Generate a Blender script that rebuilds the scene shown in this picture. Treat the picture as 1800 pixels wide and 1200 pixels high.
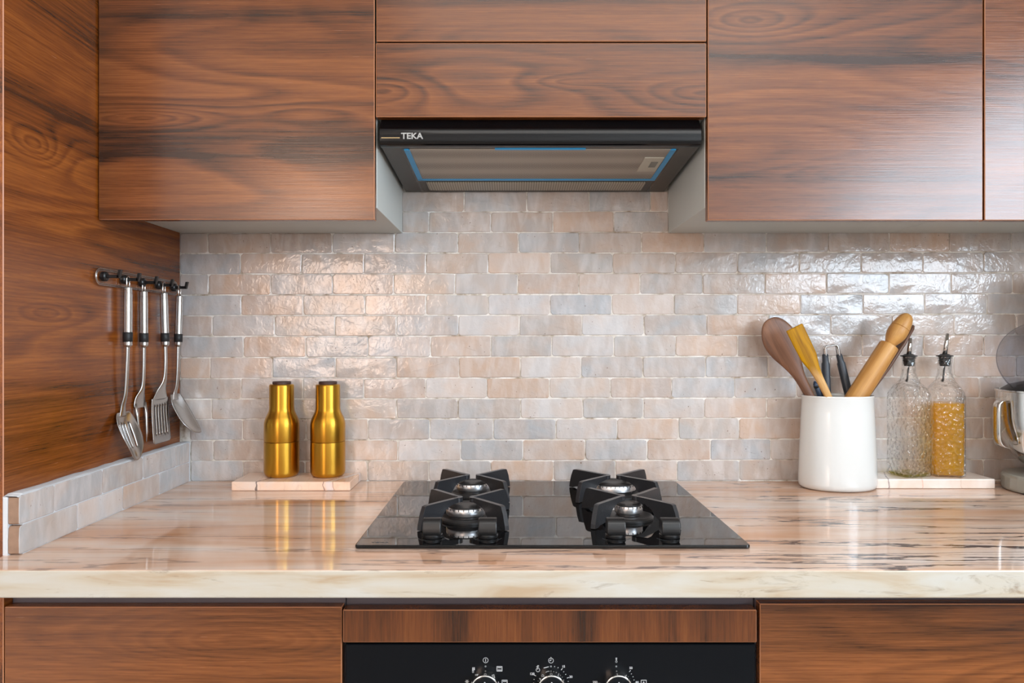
import bpy, bmesh, math, random
from mathutils import Vector, Matrix
random.seed(7)
R = math.radians
sc = bpy.context.scene
col = sc.collection
for o in list(bpy.data.objects):
    bpy.data.objects.remove(o)

# ------------------------------------------------------------------ camera
F = 1300.0            # focal length in pixels of an 1800 px wide frame
DW = 1.645            # camera to tiled wall
CZ = 1.21             # camera height
cam_d = bpy.data.cameras.new('camera')
cam_d.sensor_width = 36.0
cam_d.lens = 36.0 * F / 1800.0
cam_d.clip_start = 0.02
cam = bpy.data.objects.new('camera', cam_d)
cam.location = (0, -DW, CZ)
cam.rotation_euler = (R(90), 0, 0)
col.objects.link(cam)
sc.camera = cam

# ------------------------------------------------------------------ view, world, lights
sc.view_settings.view_transform = 'Standard'
sc.view_settings.look = 'None'
sc.view_settings.gamma = 1.0
sc.view_settings.use_curve_mapping = False
sc.view_settings.exposure = -0.55
sc.cycles.use_denoising = True
sc.cycles.transparent_max_bounces = 24
sc.cycles.sample_clamp_indirect = 6.0

w = bpy.data.worlds.new('sky')
sc.world = w
w.use_nodes = True
bg = w.node_tree.nodes['Background']
bg.inputs[0].default_value = (0.62, 0.78, 1.0, 1)
bg.inputs[1].default_value = 0.8

def area(name, loc, rot, sx, sy, power, color):
    d = bpy.data.lights.new(name, 'AREA')
    d.shape = 'RECTANGLE'
    d.size, d.size_y = sx, sy
    d.energy = power
    d.color = color
    o = bpy.data.objects.new(name, d)
    o.location = loc
    o.rotation_euler = rot
    col.objects.link(o)
    return o
# daylight through the long window in the right hand wall, faces -X
area('daylight', (1.96, -2.35, 1.75), (0, R(90), 0), 0.86, 2.0, 140, (0.76, 0.88, 1.0))
# warm light through the glazed door in the wall behind the camera, faces +Y
area('doorway_light', (-1.10, -3.36, 1.58), (R(90), 0, 0), 0.52, 1.15, 34, (1.0, 0.72, 0.56))
# unseen fill light added under the ceiling to even the room, faces down
area('ceiling_fill_light', (0.35, -2.0, 2.44), (0, 0, 0), 1.5, 1.5, 22, (1.0, 0.97, 0.92))

# ------------------------------------------------------------------ helpers
def Y(d): return d - DW
def PX(px, d): return (px - 900.0) * d / F
def PZ(py, d): return CZ + (600.0 - py) * d / F
def P(px, py, d): return Vector((PX(px, d), Y(d), PZ(py, d)))

def lin(c):
    return tuple((x / 12.92 if x <= 0.04045 else ((x + 0.055) / 1.055) ** 2.4) for x in c[:3]) + (1.0,)
def rgb(r, g, b): return lin((r / 255.0, g / 255.0, b / 255.0))

def thing(name, label, cat, loc, group=None):
    o = bpy.data.objects.new(name, None)
    o.empty_display_size = 0.03
    o.location = loc
    o['label'] = label
    o['category'] = cat
    if group: o['group'] = group
    col.objects.link(o)
    return o

def abs_loc(o):
    v = Vector((0, 0, 0))
    while o is not None:
        v += o.location
        o = o.parent
    return v

def obj(name, bm, mats, parent=None, smooth=False, kind=None, label=None, cat=None, group=None, bevel=0, origin=None):
    """bm is in world coordinates (parents are never rotated when this runs)."""
    if parent is not None: base = abs_loc(parent)
    elif origin is not None: base = Vector(origin)
    else:
        xs = [v.co for v in bm.verts]
        base = Vector(((min(v.x for v in xs) + max(v.x for v in xs)) / 2, (min(v.y for v in xs) + max(v.y for v in xs)) / 2, min(v.z for v in xs)))
    bmesh.ops.translate(bm, verts=bm.verts, vec=-base)
    bmesh.ops.recalc_face_normals(bm, faces=bm.faces)
    me = bpy.data.meshes.new(name)
    bm.to_mesh(me); bm.free()
    if not isinstance(mats, (list, tuple)): mats = [mats]
    for m in mats: me.materials.append(m)
    if smooth:
        for p in me.polygons: p.use_smooth = True
    o = bpy.data.objects.new(name, me)
    if parent is not None: o.parent = parent
    else: o.location = base
    if kind: o['kind'] = kind
    if label: o['label'] = label
    if cat: o['category'] = cat
    if group: o['group'] = group
    col.objects.link(o)
    if bevel:
        b = o.modifiers.new('bevel', 'BEVEL')
        b.width = bevel; b.segments = 2; b.limit_method = 'ANGLE'; b.angle_limit = R(35)
        b.harden_normals = False
    return o

def auto_smooth(o, ang=35):
    for p in o.data.polygons: p.use_smooth = True
    o.data.set_sharp_from_angle(angle=R(ang))
    return o

def box(bm, x0, x1, y0, y1, z0, z1, bev=0, seg=1, edge_mat=None):
    vs = [bm.verts.new(c) for c in ((x0,y0,z0),(x1,y0,z0),(x1,y1,z0),(x0,y1,z0),(x0,y0,z1),(x1,y0,z1),(x1,y1,z1),(x0,y1,z1))]
    fs = [bm.faces.new([vs[i] for i in q]) for q in ((0,3,2,1),(4,5,6,7),(0,1,5,4),(1,2,6,5),(2,3,7,6),(3,0,4,7))]
    if bev:
        es = set(e for f in fs for e in f.edges)
        r = bmesh.ops.bevel(bm, geom=list(es), offset=bev, segments=seg, affect='EDGES', profile=0.5)
        if edge_mat is not None:
            for f in r['faces']: f.material_index = edge_mat
    return bm

def B(): return bmesh.new()
def nb(*a, **k): return box(B(), *a, **k)

def lathe(bm, prof, c, n=40, axis='Z', sx=1.0, sy=1.0, close=True):
    """prof: list of (r, h)."""
    rings = []
    for r, h in prof:
        ring = []
        for i in range(n):
            a = 2 * math.pi * i / n
            p = (math.cos(a) * r * sx, math.sin(a) * r * sy, h)
            if axis == 'X': p = (h, p[0], p[1])
            if axis == 'Y': p = (p[0], h, p[1])
            ring.append(bm.verts.new((c[0] + p[0], c[1] + p[1], c[2] + p[2])))
        rings.append(ring)
    for a, b in zip(rings, rings[1:]):
        for i in range(n):
            bm.faces.new((a[i], a[(i + 1) % n], b[(i + 1) % n], b[i]))
    if close:
        for ring in (rings[0], rings[-1]):
            try: bm.faces.new(ring)
            except ValueError: pass
    return bm

def tube(bm, pts, r, n=10, closed=False):
    pts = [Vector(p) for p in pts]
    rs = r if isinstance(r, (list, tuple)) else [r] * len(pts)
    rings = []
    ref = Vector((0.123, 0.97, 0.21)).normalized()
    for i, p in enumerate(pts):
        if closed: t = (pts[(i + 1) % len(pts)] - pts[i - 1])
        else: t = pts[min(i + 1, len(pts) - 1)] - pts[max(i - 1, 0)]
        t.normalize()
        u = ref - t * ref.dot(t)
        if u.length < 1e-3: u = Vector((1, 0, 0)) - t * t.x
        u.normalize(); v = t.cross(u)
        rings.append([bm.verts.new(p + (u * math.cos(2 * math.pi * k / n) + v * math.sin(2 * math.pi * k / n)) * rs[i]) for k in range(n)])
    m = len(rings)
    for i in range(m if closed else m - 1):
        a, b = rings[i], rings[(i + 1) % m]
        for k in range(n): bm.faces.new((a[k], a[(k + 1) % n], b[(k + 1) % n], b[k]))
    if not closed:
        bm.faces.new(rings[0]); bm.faces.new(rings[-1])
    return bm

def loft(bm, stations, u, nrm, n=16):
    """stations: (centre, half width along u, half thickness along nrm)"""
    rings = []
    for c, hw, ht in stations:
        c = Vector(c)
        ring = []
        for k in range(n):
            a = 2 * math.pi * k / n
            ca, sa = math.cos(a), math.sin(a)
            e = 0.75
            ring.append(bm.verts.new(c + u * (math.copysign(abs(ca) ** e, ca) * hw) + nrm * (math.copysign(abs(sa) ** e, sa) * ht)))
        rings.append(ring)
    for a, b in zip(rings, rings[1:]):
        for k in range(n): bm.faces.new((a[k], a[(k + 1) % n], b[(k + 1) % n], b[k]))
    bm.faces.new(rings[0]); bm.faces.new(rings[-1])
    return bm

def smooth_path(pts, sub=6):
    """Catmull-Rom through points (tuples of any length)."""
    out = []
    n = len(pts)
    for i in range(n - 1):
        p0, p1, p2, p3 = pts[max(i - 1, 0)], pts[i], pts[i + 1], pts[min(i + 2, n - 1)]
        for s in range(sub):
            t = s / sub
            out.append(tuple(0.5 * (2 * b + (c - a) * t + (2 * a - 5 * b + 4 * c - d) * t * t + (3 * b - a - 3 * c + d) * t ** 3) for a, b, c, d in zip(p0, p1, p2, p3)))
    out.append(tuple(pts[-1]))
    return out

def extrude_poly(bm, poly, dvec):
    """poly: list of Vectors (planar); dvec: extrusion vector"""
    a = [bm.verts.new(p) for p in poly]
    b = [bm.verts.new(Vector(p) + dvec) for p in poly]
    bm.faces.new(a); bm.faces.new(b[::-1])
    n = len(a)
    for i in range(n): bm.faces.new((a[i], b[i], b[(i + 1) % n], a[(i + 1) % n]))
    return bm

def text_obj(name, body, size, loc, rot, mat, parent, sx=1.0, extrude=0.0002, offset=0.0):
    cu = bpy.data.curves.new(name, 'FONT')
    cu.body = body; cu.size = size; cu.extrude = extrude; cu.offset = offset
    cu.align_x = 'CENTER'; cu.align_y = 'CENTER'
    cu.materials.append(mat)
    tmp = bpy.data.objects.new('lettering_source', cu)
    col.objects.link(tmp)
    me = bpy.data.meshes.new_from_object(tmp.evaluated_get(bpy.context.evaluated_depsgraph_get()))
    bpy.data.objects.remove(tmp)
    me.name = name
    o = bpy.data.objects.new(name, me)
    o.parent = parent
    o.location = Vector(loc) - abs_loc(parent)
    o.rotation_euler = rot
    o.scale = (sx, 1, 1)
    col.objects.link(o)
    return o

# ------------------------------------------------------------------ materials
def new_mat(name):
    m = bpy.data.materials.new(name)
    m.use_nodes = True
    nt = m.node_tree
    return m, nt, nt.nodes['Principled BSDF']

def plain(name, c, rough=0.5, metal=0.0, spec=0.5, coat=0.0, bump=0.0, bscale=200, aniso=0.0, vary=0.0):
    m, nt, b = new_mat(name)
    b.inputs['Base Color'].default_value = c
    b.inputs['Roughness'].default_value = rough
    b.inputs['Metallic'].default_value = metal
    b.inputs['Specular IOR Level'].default_value = spec
    b.inputs['Coat Weight'].default_value = coat
    b.inputs['Coat Roughness'].default_value = 0.05
    b.inputs['Anisotropic'].default_value = aniso
    if bump or vary:
        tc = nt.nodes.new('ShaderNodeTexCoord')
        nz = nt.nodes.new('ShaderNodeTexNoise'); nz.inputs['Scale'].default_value = bscale; nz.inputs['Detail'].default_value = 4
        nt.links.new(tc.outputs['Object'], nz.inputs['Vector'])
        if bump:
            bp = nt.nodes.new('ShaderNodeBump'); bp.inputs['Strength'].default_value = bump; bp.inputs['Distance'].default_value = 0.001
            nt.links.new(nz.outputs['Fac'], bp.inputs['Height']); nt.links.new(bp.outputs[0], b.inputs['Normal'])
        if vary:
            mx = nt.nodes.new('ShaderNodeMix'); mx.data_type = 'RGBA'
            mx.inputs['A'].default_value = tuple(x * (1 - vary) for x in c[:3]) + (1,)
            mx.inputs['B'].default_value = tuple(min(1, x * (1 + vary)) for x in c[:3]) + (1,)
            nt.links.new(nz.outputs['Fac'], mx.inputs['Factor']); nt.links.new(mx.outputs['Result'], b.inputs['Base Color'])
    return m

class G:
    """tiny node graph helper"""
    def __init__(s, nt): s.nt = nt
    def n(s, t, **kw):
        x = s.nt.nodes.new(t)
        for k, v in kw.items():
            if k.startswith('_'): setattr(x, k[1:], v)
            else: x.inputs[k].default_value = v
        return x
    def l(s, a, b): s.nt.links.new(a, b)
    def math(s, op, a, b=None, clamp=False):
        x = s.nt.nodes.new('ShaderNodeMath'); x.operation = op; x.use_clamp = clamp
        for i, v in enumerate((a, b)):
            if v is None: continue
            if isinstance(v, (int, float)): x.inputs[i].default_value = v
            else: s.l(v, x.inputs[i])
        return x.outputs[0]
    def mapping(s, vec, loc=(0,0,0), rot=(0,0,0), scale=(1,1,1)):
        x = s.nt.nodes.new('ShaderNodeMapping')
        x.inputs['Location'].default_value = loc; x.inputs['Rotation'].default_value = rot; x.inputs['Scale'].default_value = scale
        s.l(vec, x.inputs['Vector'])
        return x.outputs[0]
    def noise(s, vec, scale=1.0, detail=2.0, rough=0.5, dist=0.0):
        x = s.n('ShaderNodeTexNoise', Scale=scale, Detail=detail, Roughness=rough, Distortion=dist)
        s.l(vec, x.inputs['Vector'])
        return x.outputs['Fac']
    def ramp(s, fac, stops, interp='LINEAR'):
        x = s.nt.nodes.new('ShaderNodeValToRGB'); x.color_ramp.interpolation = interp
        el = x.color_ramp.elements
        while len(el) < len(stops): el.new(0.5)
        for e, (p, c) in zip(el, stops):
            e.position = p; e.color = c if len(c) == 4 else tuple(c) + (1,)
        s.l(fac, x.inputs['Fac'])
        return x.outputs['Color']
    def mix(s, fac, a, b, mode='MIX'):
        x = s.nt.nodes.new('ShaderNodeMix'); x.data_type = 'RGBA'; x.blend_type = mode
        for key, v in (('Factor', fac), ('A', a), ('B', b)):
            if isinstance(v, (int, float)): x.inputs[key].default_value = v
            elif isinstance(v, tuple): x.inputs[key].default_value = v
            else: s.l(v, x.inputs[key])
        return x.outputs['Result']
    def bump(s, h, strength, dist=0.001, normal=None):
        x = s.n('ShaderNodeBump', Strength=strength, Distance=dist)
        s.l(h, x.inputs['Height'])
        if normal is not None: s.l(normal, x.inputs['Normal'])
        return x.outputs[0]

def grey(v): return (v, v, v, 1)

def walnut(name, rot=(0,0,0), seed=0.0, tones=None, rough=0.23, fig=1.0, eyes=()):
    """figured walnut laminate, grain along local X after rot"""
    dk, md, lt = tones or (rgb(52, 28, 14), rgb(104, 57, 26), rgb(136, 80, 38))
    m, nt, b = new_mat(name)
    g = G(nt)
    tc = nt.nodes.new('ShaderNodeTexCoord')
    v_loc = g.mapping(tc.outputs['Object'], rot=rot)
    v = g.mapping(v_loc, loc=(seed * 1.7, seed * 2.3, seed))
    # cathedral figure: contours of a long, gently warped noise
    field = g.noise(g.mapping(v, scale=(1.05, 5.5, 5.5)), 1.0, 1.2, 0.4)
    wob = g.noise(g.mapping(v, scale=(3.5, 42, 42)), 1.0, 3.0)
    # crotch figure ('eyes') where the veneer was sliced through a knot
    for (ex, ez, lx, lz, k) in eyes:
        mp = g.n('ShaderNodeMapping', _vector_type='POINT')
        mp.inputs['Scale'].default_value = (1 / lx, 0, 1 / lz); mp.inputs['Location'].default_value = (-ex / lx, 0, -ez / lz)
        g.l(v_loc, mp.inputs['Vector'])
        ln = g.n('ShaderNodeVectorMath', _operation='LENGTH'); g.l(mp.outputs[0], ln.inputs[0])
        r2 = g.math('MULTIPLY', g.math('POWER', ln.outputs['Value'], 1.4), -1.0)
        field = g.math('ADD', field, g.math('MULTIPLY', g.math('EXPONENT', r2), k))
    fld = g.math('ADD', field, g.math('MULTIPLY', wob, 0.03))
    band = g.math('FRACT', g.math('MULTIPLY', fld, 15.0))
    band = g.ramp(band, [(0.0, grey(0.15)), (0.10, grey(0.0)), (0.35, grey(0.55)), (0.80, grey(1.0)), (1.0, grey(0.15))])
    fig_mask = g.ramp(g.noise(g.mapping(v, loc=(7, 7, 7), scale=(0.9, 4.5, 4.5)), 1.0, 1.0), [(0.42, grey(0.25)), (0.6, grey(1))])
    streak = g.noise(g.mapping(v, loc=(3, 1, 5), scale=(0.30, 13, 13)), 1.0, 5.0, 0.62)
    streak = g.ramp(streak, [(0.33, grey(0)), (0.43, grey(0.45)), (0.54, grey(0.75)), (0.70, grey(1))])
    fine = g.noise(g.mapping(v, scale=(16, 520, 520)), 1.0, 2.0, 0.6)
    hair = g.noise(g.mapping(v, scale=(1.2, 260, 260)), 1.0, 3.0, 0.65)
    pore = g.ramp(g.noise(g.mapping(v, loc=(1, 2, 3), scale=(46, 640, 640)), 1.0, 1.0), [(0.60, grey(0)), (0.70, grey(1))])
    bm_ = g.math('MULTIPLY', g.math('SUBTRACT', band, 0.5), fig_mask)
    f = g.math('ADD', g.math('MULTIPLY', streak, 0.58), g.math('MULTIPLY', bm_, 0.24 * fig))
    f = g.math('ADD', f, g.math('MULTIPLY', g.math('SUBTRACT', fine, 0.5), 0.50))
    f = g.math('ADD', f, g.math('MULTIPLY', g.math('SUBTRACT', hair, 0.5), 0.45))
    f = g.math('SUBTRACT', f, g.math('MULTIPLY', pore, 0.07))
    colr = g.ramp(f, [(0.04, dk), (0.22, tuple(0.5 * a + 0.5 * c for a, c in zip(dk, md))), (0.40, md), (0.74, lt)])
    g.l(colr, b.inputs['Base Color'])
    b.inputs['Specular IOR Level'].default_value = 0.6
    rr = g.math('ADD', g.math('MULTIPLY', fine, 0.16), rough - 0.08)
    g.l(rr, b.inputs['Roughness'])
    g.l(g.bump(g.math('ADD', fine, hair), 0.14, 0.0005), b.inputs['Normal'])
    return m

M = {}
M['walnut_panel'] = walnut('walnut_panel', rot=(0, 0, R(-90)), seed=1.37, tones=(rgb(60, 30, 9), rgb(120, 62, 20), rgb(158, 90, 32)), eyes=((-.213, 1.515, .07, .030, .30), (-.182, 1.255, .07, .016, .22), (-.10, 1.72, .12, .05, .25)))
EYES = {0: ((-.165, .157, .15, .022, .34), (.12, .165, .16, .03, .2)), 1: ((-.17, .33, .10, .03, .26), (.03, .06, .14, .02, .25)), 2: ((.1, .2, .2, .04, .2),),
        3: ((-.28, .045, .10, .03, .28), (.29, .04, .13, .03, .30), (.05, .06, .08, .012, .15)), 4: ((.1, .35, .2, .04, .2),),
        5: ((.10, .775, .24, .046, .50), (-.1, .66, .2, .05, .2)), 6: ((.16, .71, .12, .03, .25),), 7: ()}
for i in range(8):
    M['walnut%d' % i] = walnut('walnut_front_%d' % i, seed=2.1 + i * 3.17, fig=1.4 if i in (0, 3, 5) else 1.1, eyes=EYES[i], tones=(rgb(58, 32, 17), rgb(116, 67, 32), rgb(150, 90, 46)) if i >= 5 else None)
M['walnut_upright'] = walnut('walnut_upright', rot=(0, R(90), 0), seed=9.4, fig=0.4)
M['edge_band'] = plain('walnut_edge_band', rgb(176, 120, 84), 0.4)
M['carcass'] = plain('carcass_grey_white', rgb(196, 200, 196), 0.45)
M['recess'] = plain('recess_grey', rgb(92, 86, 92), 0.45)
M['plaster'] = plain('white_plaster', rgb(228, 226, 222), 0.85, bump=0.3, bscale=60)
M['mortar'] = plain('white_mortar', rgb(206, 211, 216), 0.85, bump=0.7, bscale=140)
M['floor'] = plain('floor_stone', rgb(150, 140, 130), 0.5, vary=0.15, bscale=4)
M['black_glass'] = plain('black_glass', rgb(10, 11, 13), 0.03, spec=0.5)
M['hood_black'] = plain('gloss_black', rgb(10, 10, 12), 0.10, spec=0.4)
M['hood_under'] = plain('dark_bronze_enamel', rgb(62, 56, 50), 0.4)
M['iron'] = plain('cast_iron_enamel', rgb(42, 43, 46), 0.28, spec=0.5, bump=0.25, bscale=400)
M['burner_black'] = plain('burner_cap_enamel', rgb(30, 29, 29), 0.42)
M['knob_black'] = plain('knob_black', rgb(24, 24, 25), 0.36)
M['alu'] = plain('cast_aluminium', rgb(222, 223, 226), 0.33, metal=1.0)
M['steel'] = plain('brushed_steel', rgb(190, 188, 186), 0.24, metal=1.0, bump=0.05, bscale=600)
M['chrome'] = plain('polished_steel', rgb(215, 213, 210), 0.08, metal=1.0)
M['rubber'] = plain('black_rubber', rgb(24, 25, 27), 0.5)
M['hook_black'] = plain('black_plastic', rgb(20, 20, 21), 0.35)
M['brass'] = plain('brushed_brass', rgb(198, 150, 54), 0.32, metal=1.0, aniso=0.85)
_nt = M['brass'].node_tree
_tg = _nt.nodes.new('ShaderNodeTangent'); _tg.direction_type = 'RADIAL'; _tg.axis = 'Z'
_nt.nodes['Principled BSDF'].inputs['Anisotropic Rotation'].default_value = 0.25
_nt.links.new(_tg.outputs[0], _nt.nodes['Principled BSDF'].inputs['Tangent'])
M['dark_wood_cap'] = plain('dark_wood_cap', rgb(62, 40, 34), 0.5, vary=0.3, bscale=90)
M['enamel'] = plain('white_enamel', rgb(222, 225, 224), 0.16, spec=0.5, coat=0.4)
M['blue_film'] = plain('blue_film', rgb(36, 150, 208), 0.35)
M['print_white'] = plain('print_white', rgb(205, 208, 212), 0.5)
M['print_grey'] = plain('print_grey', rgb(70, 72, 74), 0.5)
M['logo_metal'] = plain('logo_silver', rgb(158, 160, 158), 0.4)
M['gold_line'] = plain('gold_line', rgb(188, 160, 110), 0.4)
M['beige_plastic'] = plain('beige_plastic', rgb(186, 180, 164), 0.45)
M['grey_plastic'] = plain('grey_plastic', rgb(120, 120, 112), 0.4)
M['tong_grey'] = plain('charcoal_nylon', rgb(52, 58, 66), 0.45)
M['blue_handle'] = plain('navy_plastic', rgb(38, 58, 84), 0.4)
M['mixer_grey'] = plain('mixer_grey_enamel', rgb(150, 150, 142), 0.3, coat=0.3)

def wood_plain(name, dk, lt, rot, rough=0.45, sc_=(6, 60, 60)):
    m, nt, b = new_mat(name)
    g = G(nt)
    tc = nt.nodes.new('ShaderNodeTexCoord')
    v = g.mapping(tc.outputs['Object'], rot=rot)
    a = g.noise(g.mapping(v, scale=sc_), 1.0, 3.0, 0.55, 0.6)
    c = g.noise(g.mapping(v, scale=(20, 700, 700)), 1.0, 2.0)
    f = g.math('ADD', g.math('MULTIPLY', a, 0.75), g.math('MULTIPLY', c, 0.25))
    g.l(g.ramp(f, [(0.35, dk), (0.65, lt)]), b.inputs['Base Color'])
    b.inputs['Roughness'].default_value = rough
    return m
M['spoon_wood'] = wood_plain('spoon_walnut', rgb(92, 60, 44), rgb(140, 98, 72), (0, R(-62), 0))
M['pin_wood'] = wood_plain('pin_beech', rgb(172, 118, 58), rgb(206, 156, 88), (0, R(57), 0))
M['dark_spat'] = wood_plain('dark_spatula_wood', rgb(84, 56, 42), rgb(120, 84, 64), (0, R(57), 0))

def spatula_mat():
    m, nt, b = new_mat('turmeric_stained_wood')
    g = G(nt)
    tc = nt.nodes.new('ShaderNodeTexCoord')
    v = g.mapping(tc.outputs['Object'], rot=(0, R(-64), 0))
    a = g.noise(g.mapping(v, scale=(8, 90, 90)), 1.0, 3.0, 0.55, 0.8)
    sep = nt.nodes.new('ShaderNodeSeparateXYZ'); g.l(tc.outputs['Object'], sep.inputs[0])
    yel = g.ramp(a, [(0.35, rgb(128, 84, 0)), (0.6, rgb(180, 130, 0))])
    wd = g.ramp(a, [(0.35, rgb(176, 130, 74)), (0.65, rgb(212, 172, 116))])
    # stain ends at a ragged line where the blade was dipped
    h = g.math('ADD', sep.outputs['Z'], g.math('MULTIPLY', a, 0.05))
    fac = g.ramp(g.math('MULTIPLY', h, 4.0), [(0.72, grey(0)), (0.80, grey(1))])
    g.l(g.mix(fac, wd, yel), b.inputs['Base Color'])
    b.inputs['Specular IOR Level'].default_value = 0.2
    b.inputs['Roughness'].default_value = 0.5
    return m, fac

def tile_mat():
    m, nt, b = new_mat('glazed_zellige')
    g = G(nt)
    tc = nt.nodes.new('ShaderNodeTexCoord'); oi = nt.nodes.new('ShaderNodeObjectInfo')
    off = nt.nodes.new('ShaderNodeVectorMath'); off.operation = 'MULTIPLY_ADD'
    cmb = nt.nodes.new('ShaderNodeCombineXYZ')
    for k in range(3): g.l(oi.outputs['Random'], cmb.inputs[k])
    g.l(cmb.outputs[0], off.inputs[0]); off.inputs[1].default_value = (37, 11, 53); g.l(tc.outputs['Object'], off.inputs[2])
    v = off.outputs[0]
    big = g.noise(v, 16, 2.5, 0.5, 0.4)
    mid = g.noise(g.mapping(v, rot=(0, R(35), 0), scale=(1, 1, 0.35)), 42, 3, 0.55, 0.5)
    haze = g.ramp(big, [(0.38, grey(0)), (0.62, grey(1))])
    warm = g.mix(0.5, oi.outputs['Color'], rgb(212, 182, 162), 'MIX')
    cool = g.mix(0.42, oi.outputs['Color'], rgb(196, 198, 204), 'MIX')
    c = g.mix(haze, warm, cool)
    c = g.mix(0.35, c, oi.outputs['Color'])
    cloud = g.ramp(mid, [(0.42, grey(0)), (0.70, grey(0.35))])
    c = g.mix(cloud, c, rgb(226, 224, 224))
    pit = g.noise(v, 210, 1.0, 0.4)
    pm = g.ramp(pit, [(0.765, grey(0)), (0.80, grey(0.75))])
    c = g.mix(pm, c, rgb(108, 80, 62))
    g.l(c, b.inputs['Base Color'])
    b.inputs['Roughness'].default_value = 0.15
    b.inputs['Specular IOR Level'].default_value = 0.6
    wav = g.noise(v, 26, 2.0, 0.5, 0.6)
    rip = g.noise(v, 95, 2.5, 0.5, 1.0)
    h = g.math('ADD', g.math('MULTIPLY', wav, 0.55), g.math('MULTIPLY', rip, 0.34))
    h = g.math('SUBTRACT', h, g.math('MULTIPLY', pm, 0.25))
    g.l(g.bump(h, 0.7, 0.0022), b.inputs['Normal'])
    return m
M['tile'] = tile_mat()
M['tile_edge'] = plain('raw_clay_edge', rgb(146, 118, 98), 0.8, vary=0.35, bscale=70, bump=0.6)

def grout_mat():
    m, nt, b = new_mat('pale_grout')
    g = G(nt)
    tc = nt.nodes.new('ShaderNodeTexCoord')
    a = g.noise(tc.outputs['Object'], 34, 3, 0.6)
    g.l(g.ramp(a, [(0.32, rgb(160, 144, 124)), (0.46, rgb(214, 208, 198)), (0.60, rgb(236, 233, 228))]), b.inputs['Base Color'])
    b.inputs['Roughness'].default_value = 0.85
    g.l(g.bump(g.noise(tc.outputs['Object'], 320, 3), 0.6, 0.001), b.inputs['Normal'])
    return m
M['grout'] = grout_mat()

def marble_mat(name, base1, base2, vein, rot=(0,0,0), vein_amt=1.0, rough=0.07, scale=1.0, seed=0.0, gradient=None, cuts=()):
    m, nt, b = new_mat(name)
    g = G(nt)
    tc = nt.nodes.new('ShaderNodeTexCoord')
    v0 = g.mapping(tc.outputs['Object'], loc=(seed, seed * .7, seed * 1.3), rot=rot, scale=(scale, scale, scale))
    cloud = g.noise(g.mapping(v0, scale=(2.2, 13, 13)), 1.0, 3.0, 0.55, 0.4)
    c = g.ramp(cloud, [(0.32, base1), (0.56, base2), (0.74, tuple(0.5 * x + 0.36 for x in base2[:3]) + (1,))])
    dist = g.noise(g.mapping(v0, scale=(7, 22, 22)), 1.0, 4.0, 0.65)
    def veins(sx, sy, lo, w, off):
        n = g.noise(g.mapping(v0, loc=off, scale=(sx, sy, sy)), 1.0, 3.5, 0.52)
        n = g.math('ADD', n, g.math('MULTIPLY', g.math('SUBTRACT', dist, 0.5), 0.10))
        a = g.math('ABSOLUTE', g.math('SUBTRACT', n, lo))
        return g.ramp(a, [(0.0, grey(1)), (w * 0.5, grey(0.7)), (w, grey(0))])
    v1 = veins(0.55, 9.5, 0.56, 0.0070, (0, 0, 0))
    v2 = veins(0.7, 15, 0.54, 0.0060, (4, 9, 2))
    v3 = veins(0.5, 12, 0.45, 0.0060, (8, 3, 6))
    dens = g.ramp(g.noise(g.mapping(v0, loc=(5, 5, 1), scale=(1.1, 5, 5)), 1.0, 2.0), [(0.36, grey(0.4)), (0.58, grey(1))])
    vm = g.math('MAXIMUM', v1, g.math('MULTIPLY', v2, 0.9))
    vm = g.math('MAXIMUM', vm, g.math('MULTIPLY', v3, 0.6))
    vm = g.math('MULTIPLY', vm, dens)
    vm = g.math('MULTIPLY', vm, vein_amt, True)
    # smoky halo round the veins
    hz = g.noise(g.mapping(v0, loc=(2, 2, 7), scale=(3.0, 34, 34)), 1.0, 4.0, 0.65, 0.8)
    hm = g.math('MULTIPLY', g.ramp(hz, [(0.58, grey(0)), (0.78, grey(0.7))]), dens)
    hm = g.math('MULTIPLY', hm, vein_amt * 0.8, True)
    if gradient is not None:
        sep = nt.nodes.new('ShaderNodeSeparateXYZ'); g.l(tc.outputs['Object'], sep.inputs[0])
        gr = g.ramp(g.math('ADD', g.math('MULTIPLY', sep.outputs['X'], gradient[0]), gradient[1]), [(0.0, grey(0.45)), (0.6, grey(1))])
        vm = g.math('MULTIPLY', vm, gr); hm = g.math('MULTIPLY', hm, gr)
    c = g.mix(hm, c, tuple(0.55 * a + 0.45 * d for a, d in zip(vein, base1)))
    c = g.mix(vm, c, vein)
    if cuts:                                   # single veins running through a small board
        sp = nt.nodes.new('ShaderNodeSeparateXYZ'); g.l(tc.outputs['Object'], sp.inputs[0])
        wv = g.math('MULTIPLY', g.math('SUBTRACT', g.noise(tc.outputs['Object'], 26, 3, 0.6), 0.5), 0.022)
        pos = g.math('ADD', g.math('SUBTRACT', sp.outputs['X'], g.math('MULTIPLY', sp.outputs['Y'], 0.42)), wv)
        for x0, wd, st_, colr in cuts:
            a = g.math('ABSOLUTE', g.math('SUBTRACT', pos, x0))
            c = g.mix(g.ramp(g.math('DIVIDE', a, wd), [(0.0, grey(st_)), (0.55, grey(st_ * .8)), (1.0, grey(0))]), c, colr)
    g.l(c, b.inputs['Base Color'])
    b.inputs['Roughness'].default_value = rough
    b.inputs['Specular IOR Level'].default_value = 0.6
    return m
M['marble'] = marble_mat('pink_marble', rgb(202, 152, 116), rgb(220, 192, 172), rgb(50, 40, 48), vein_amt=1.9, gradient=(0.55, 0.50))
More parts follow.
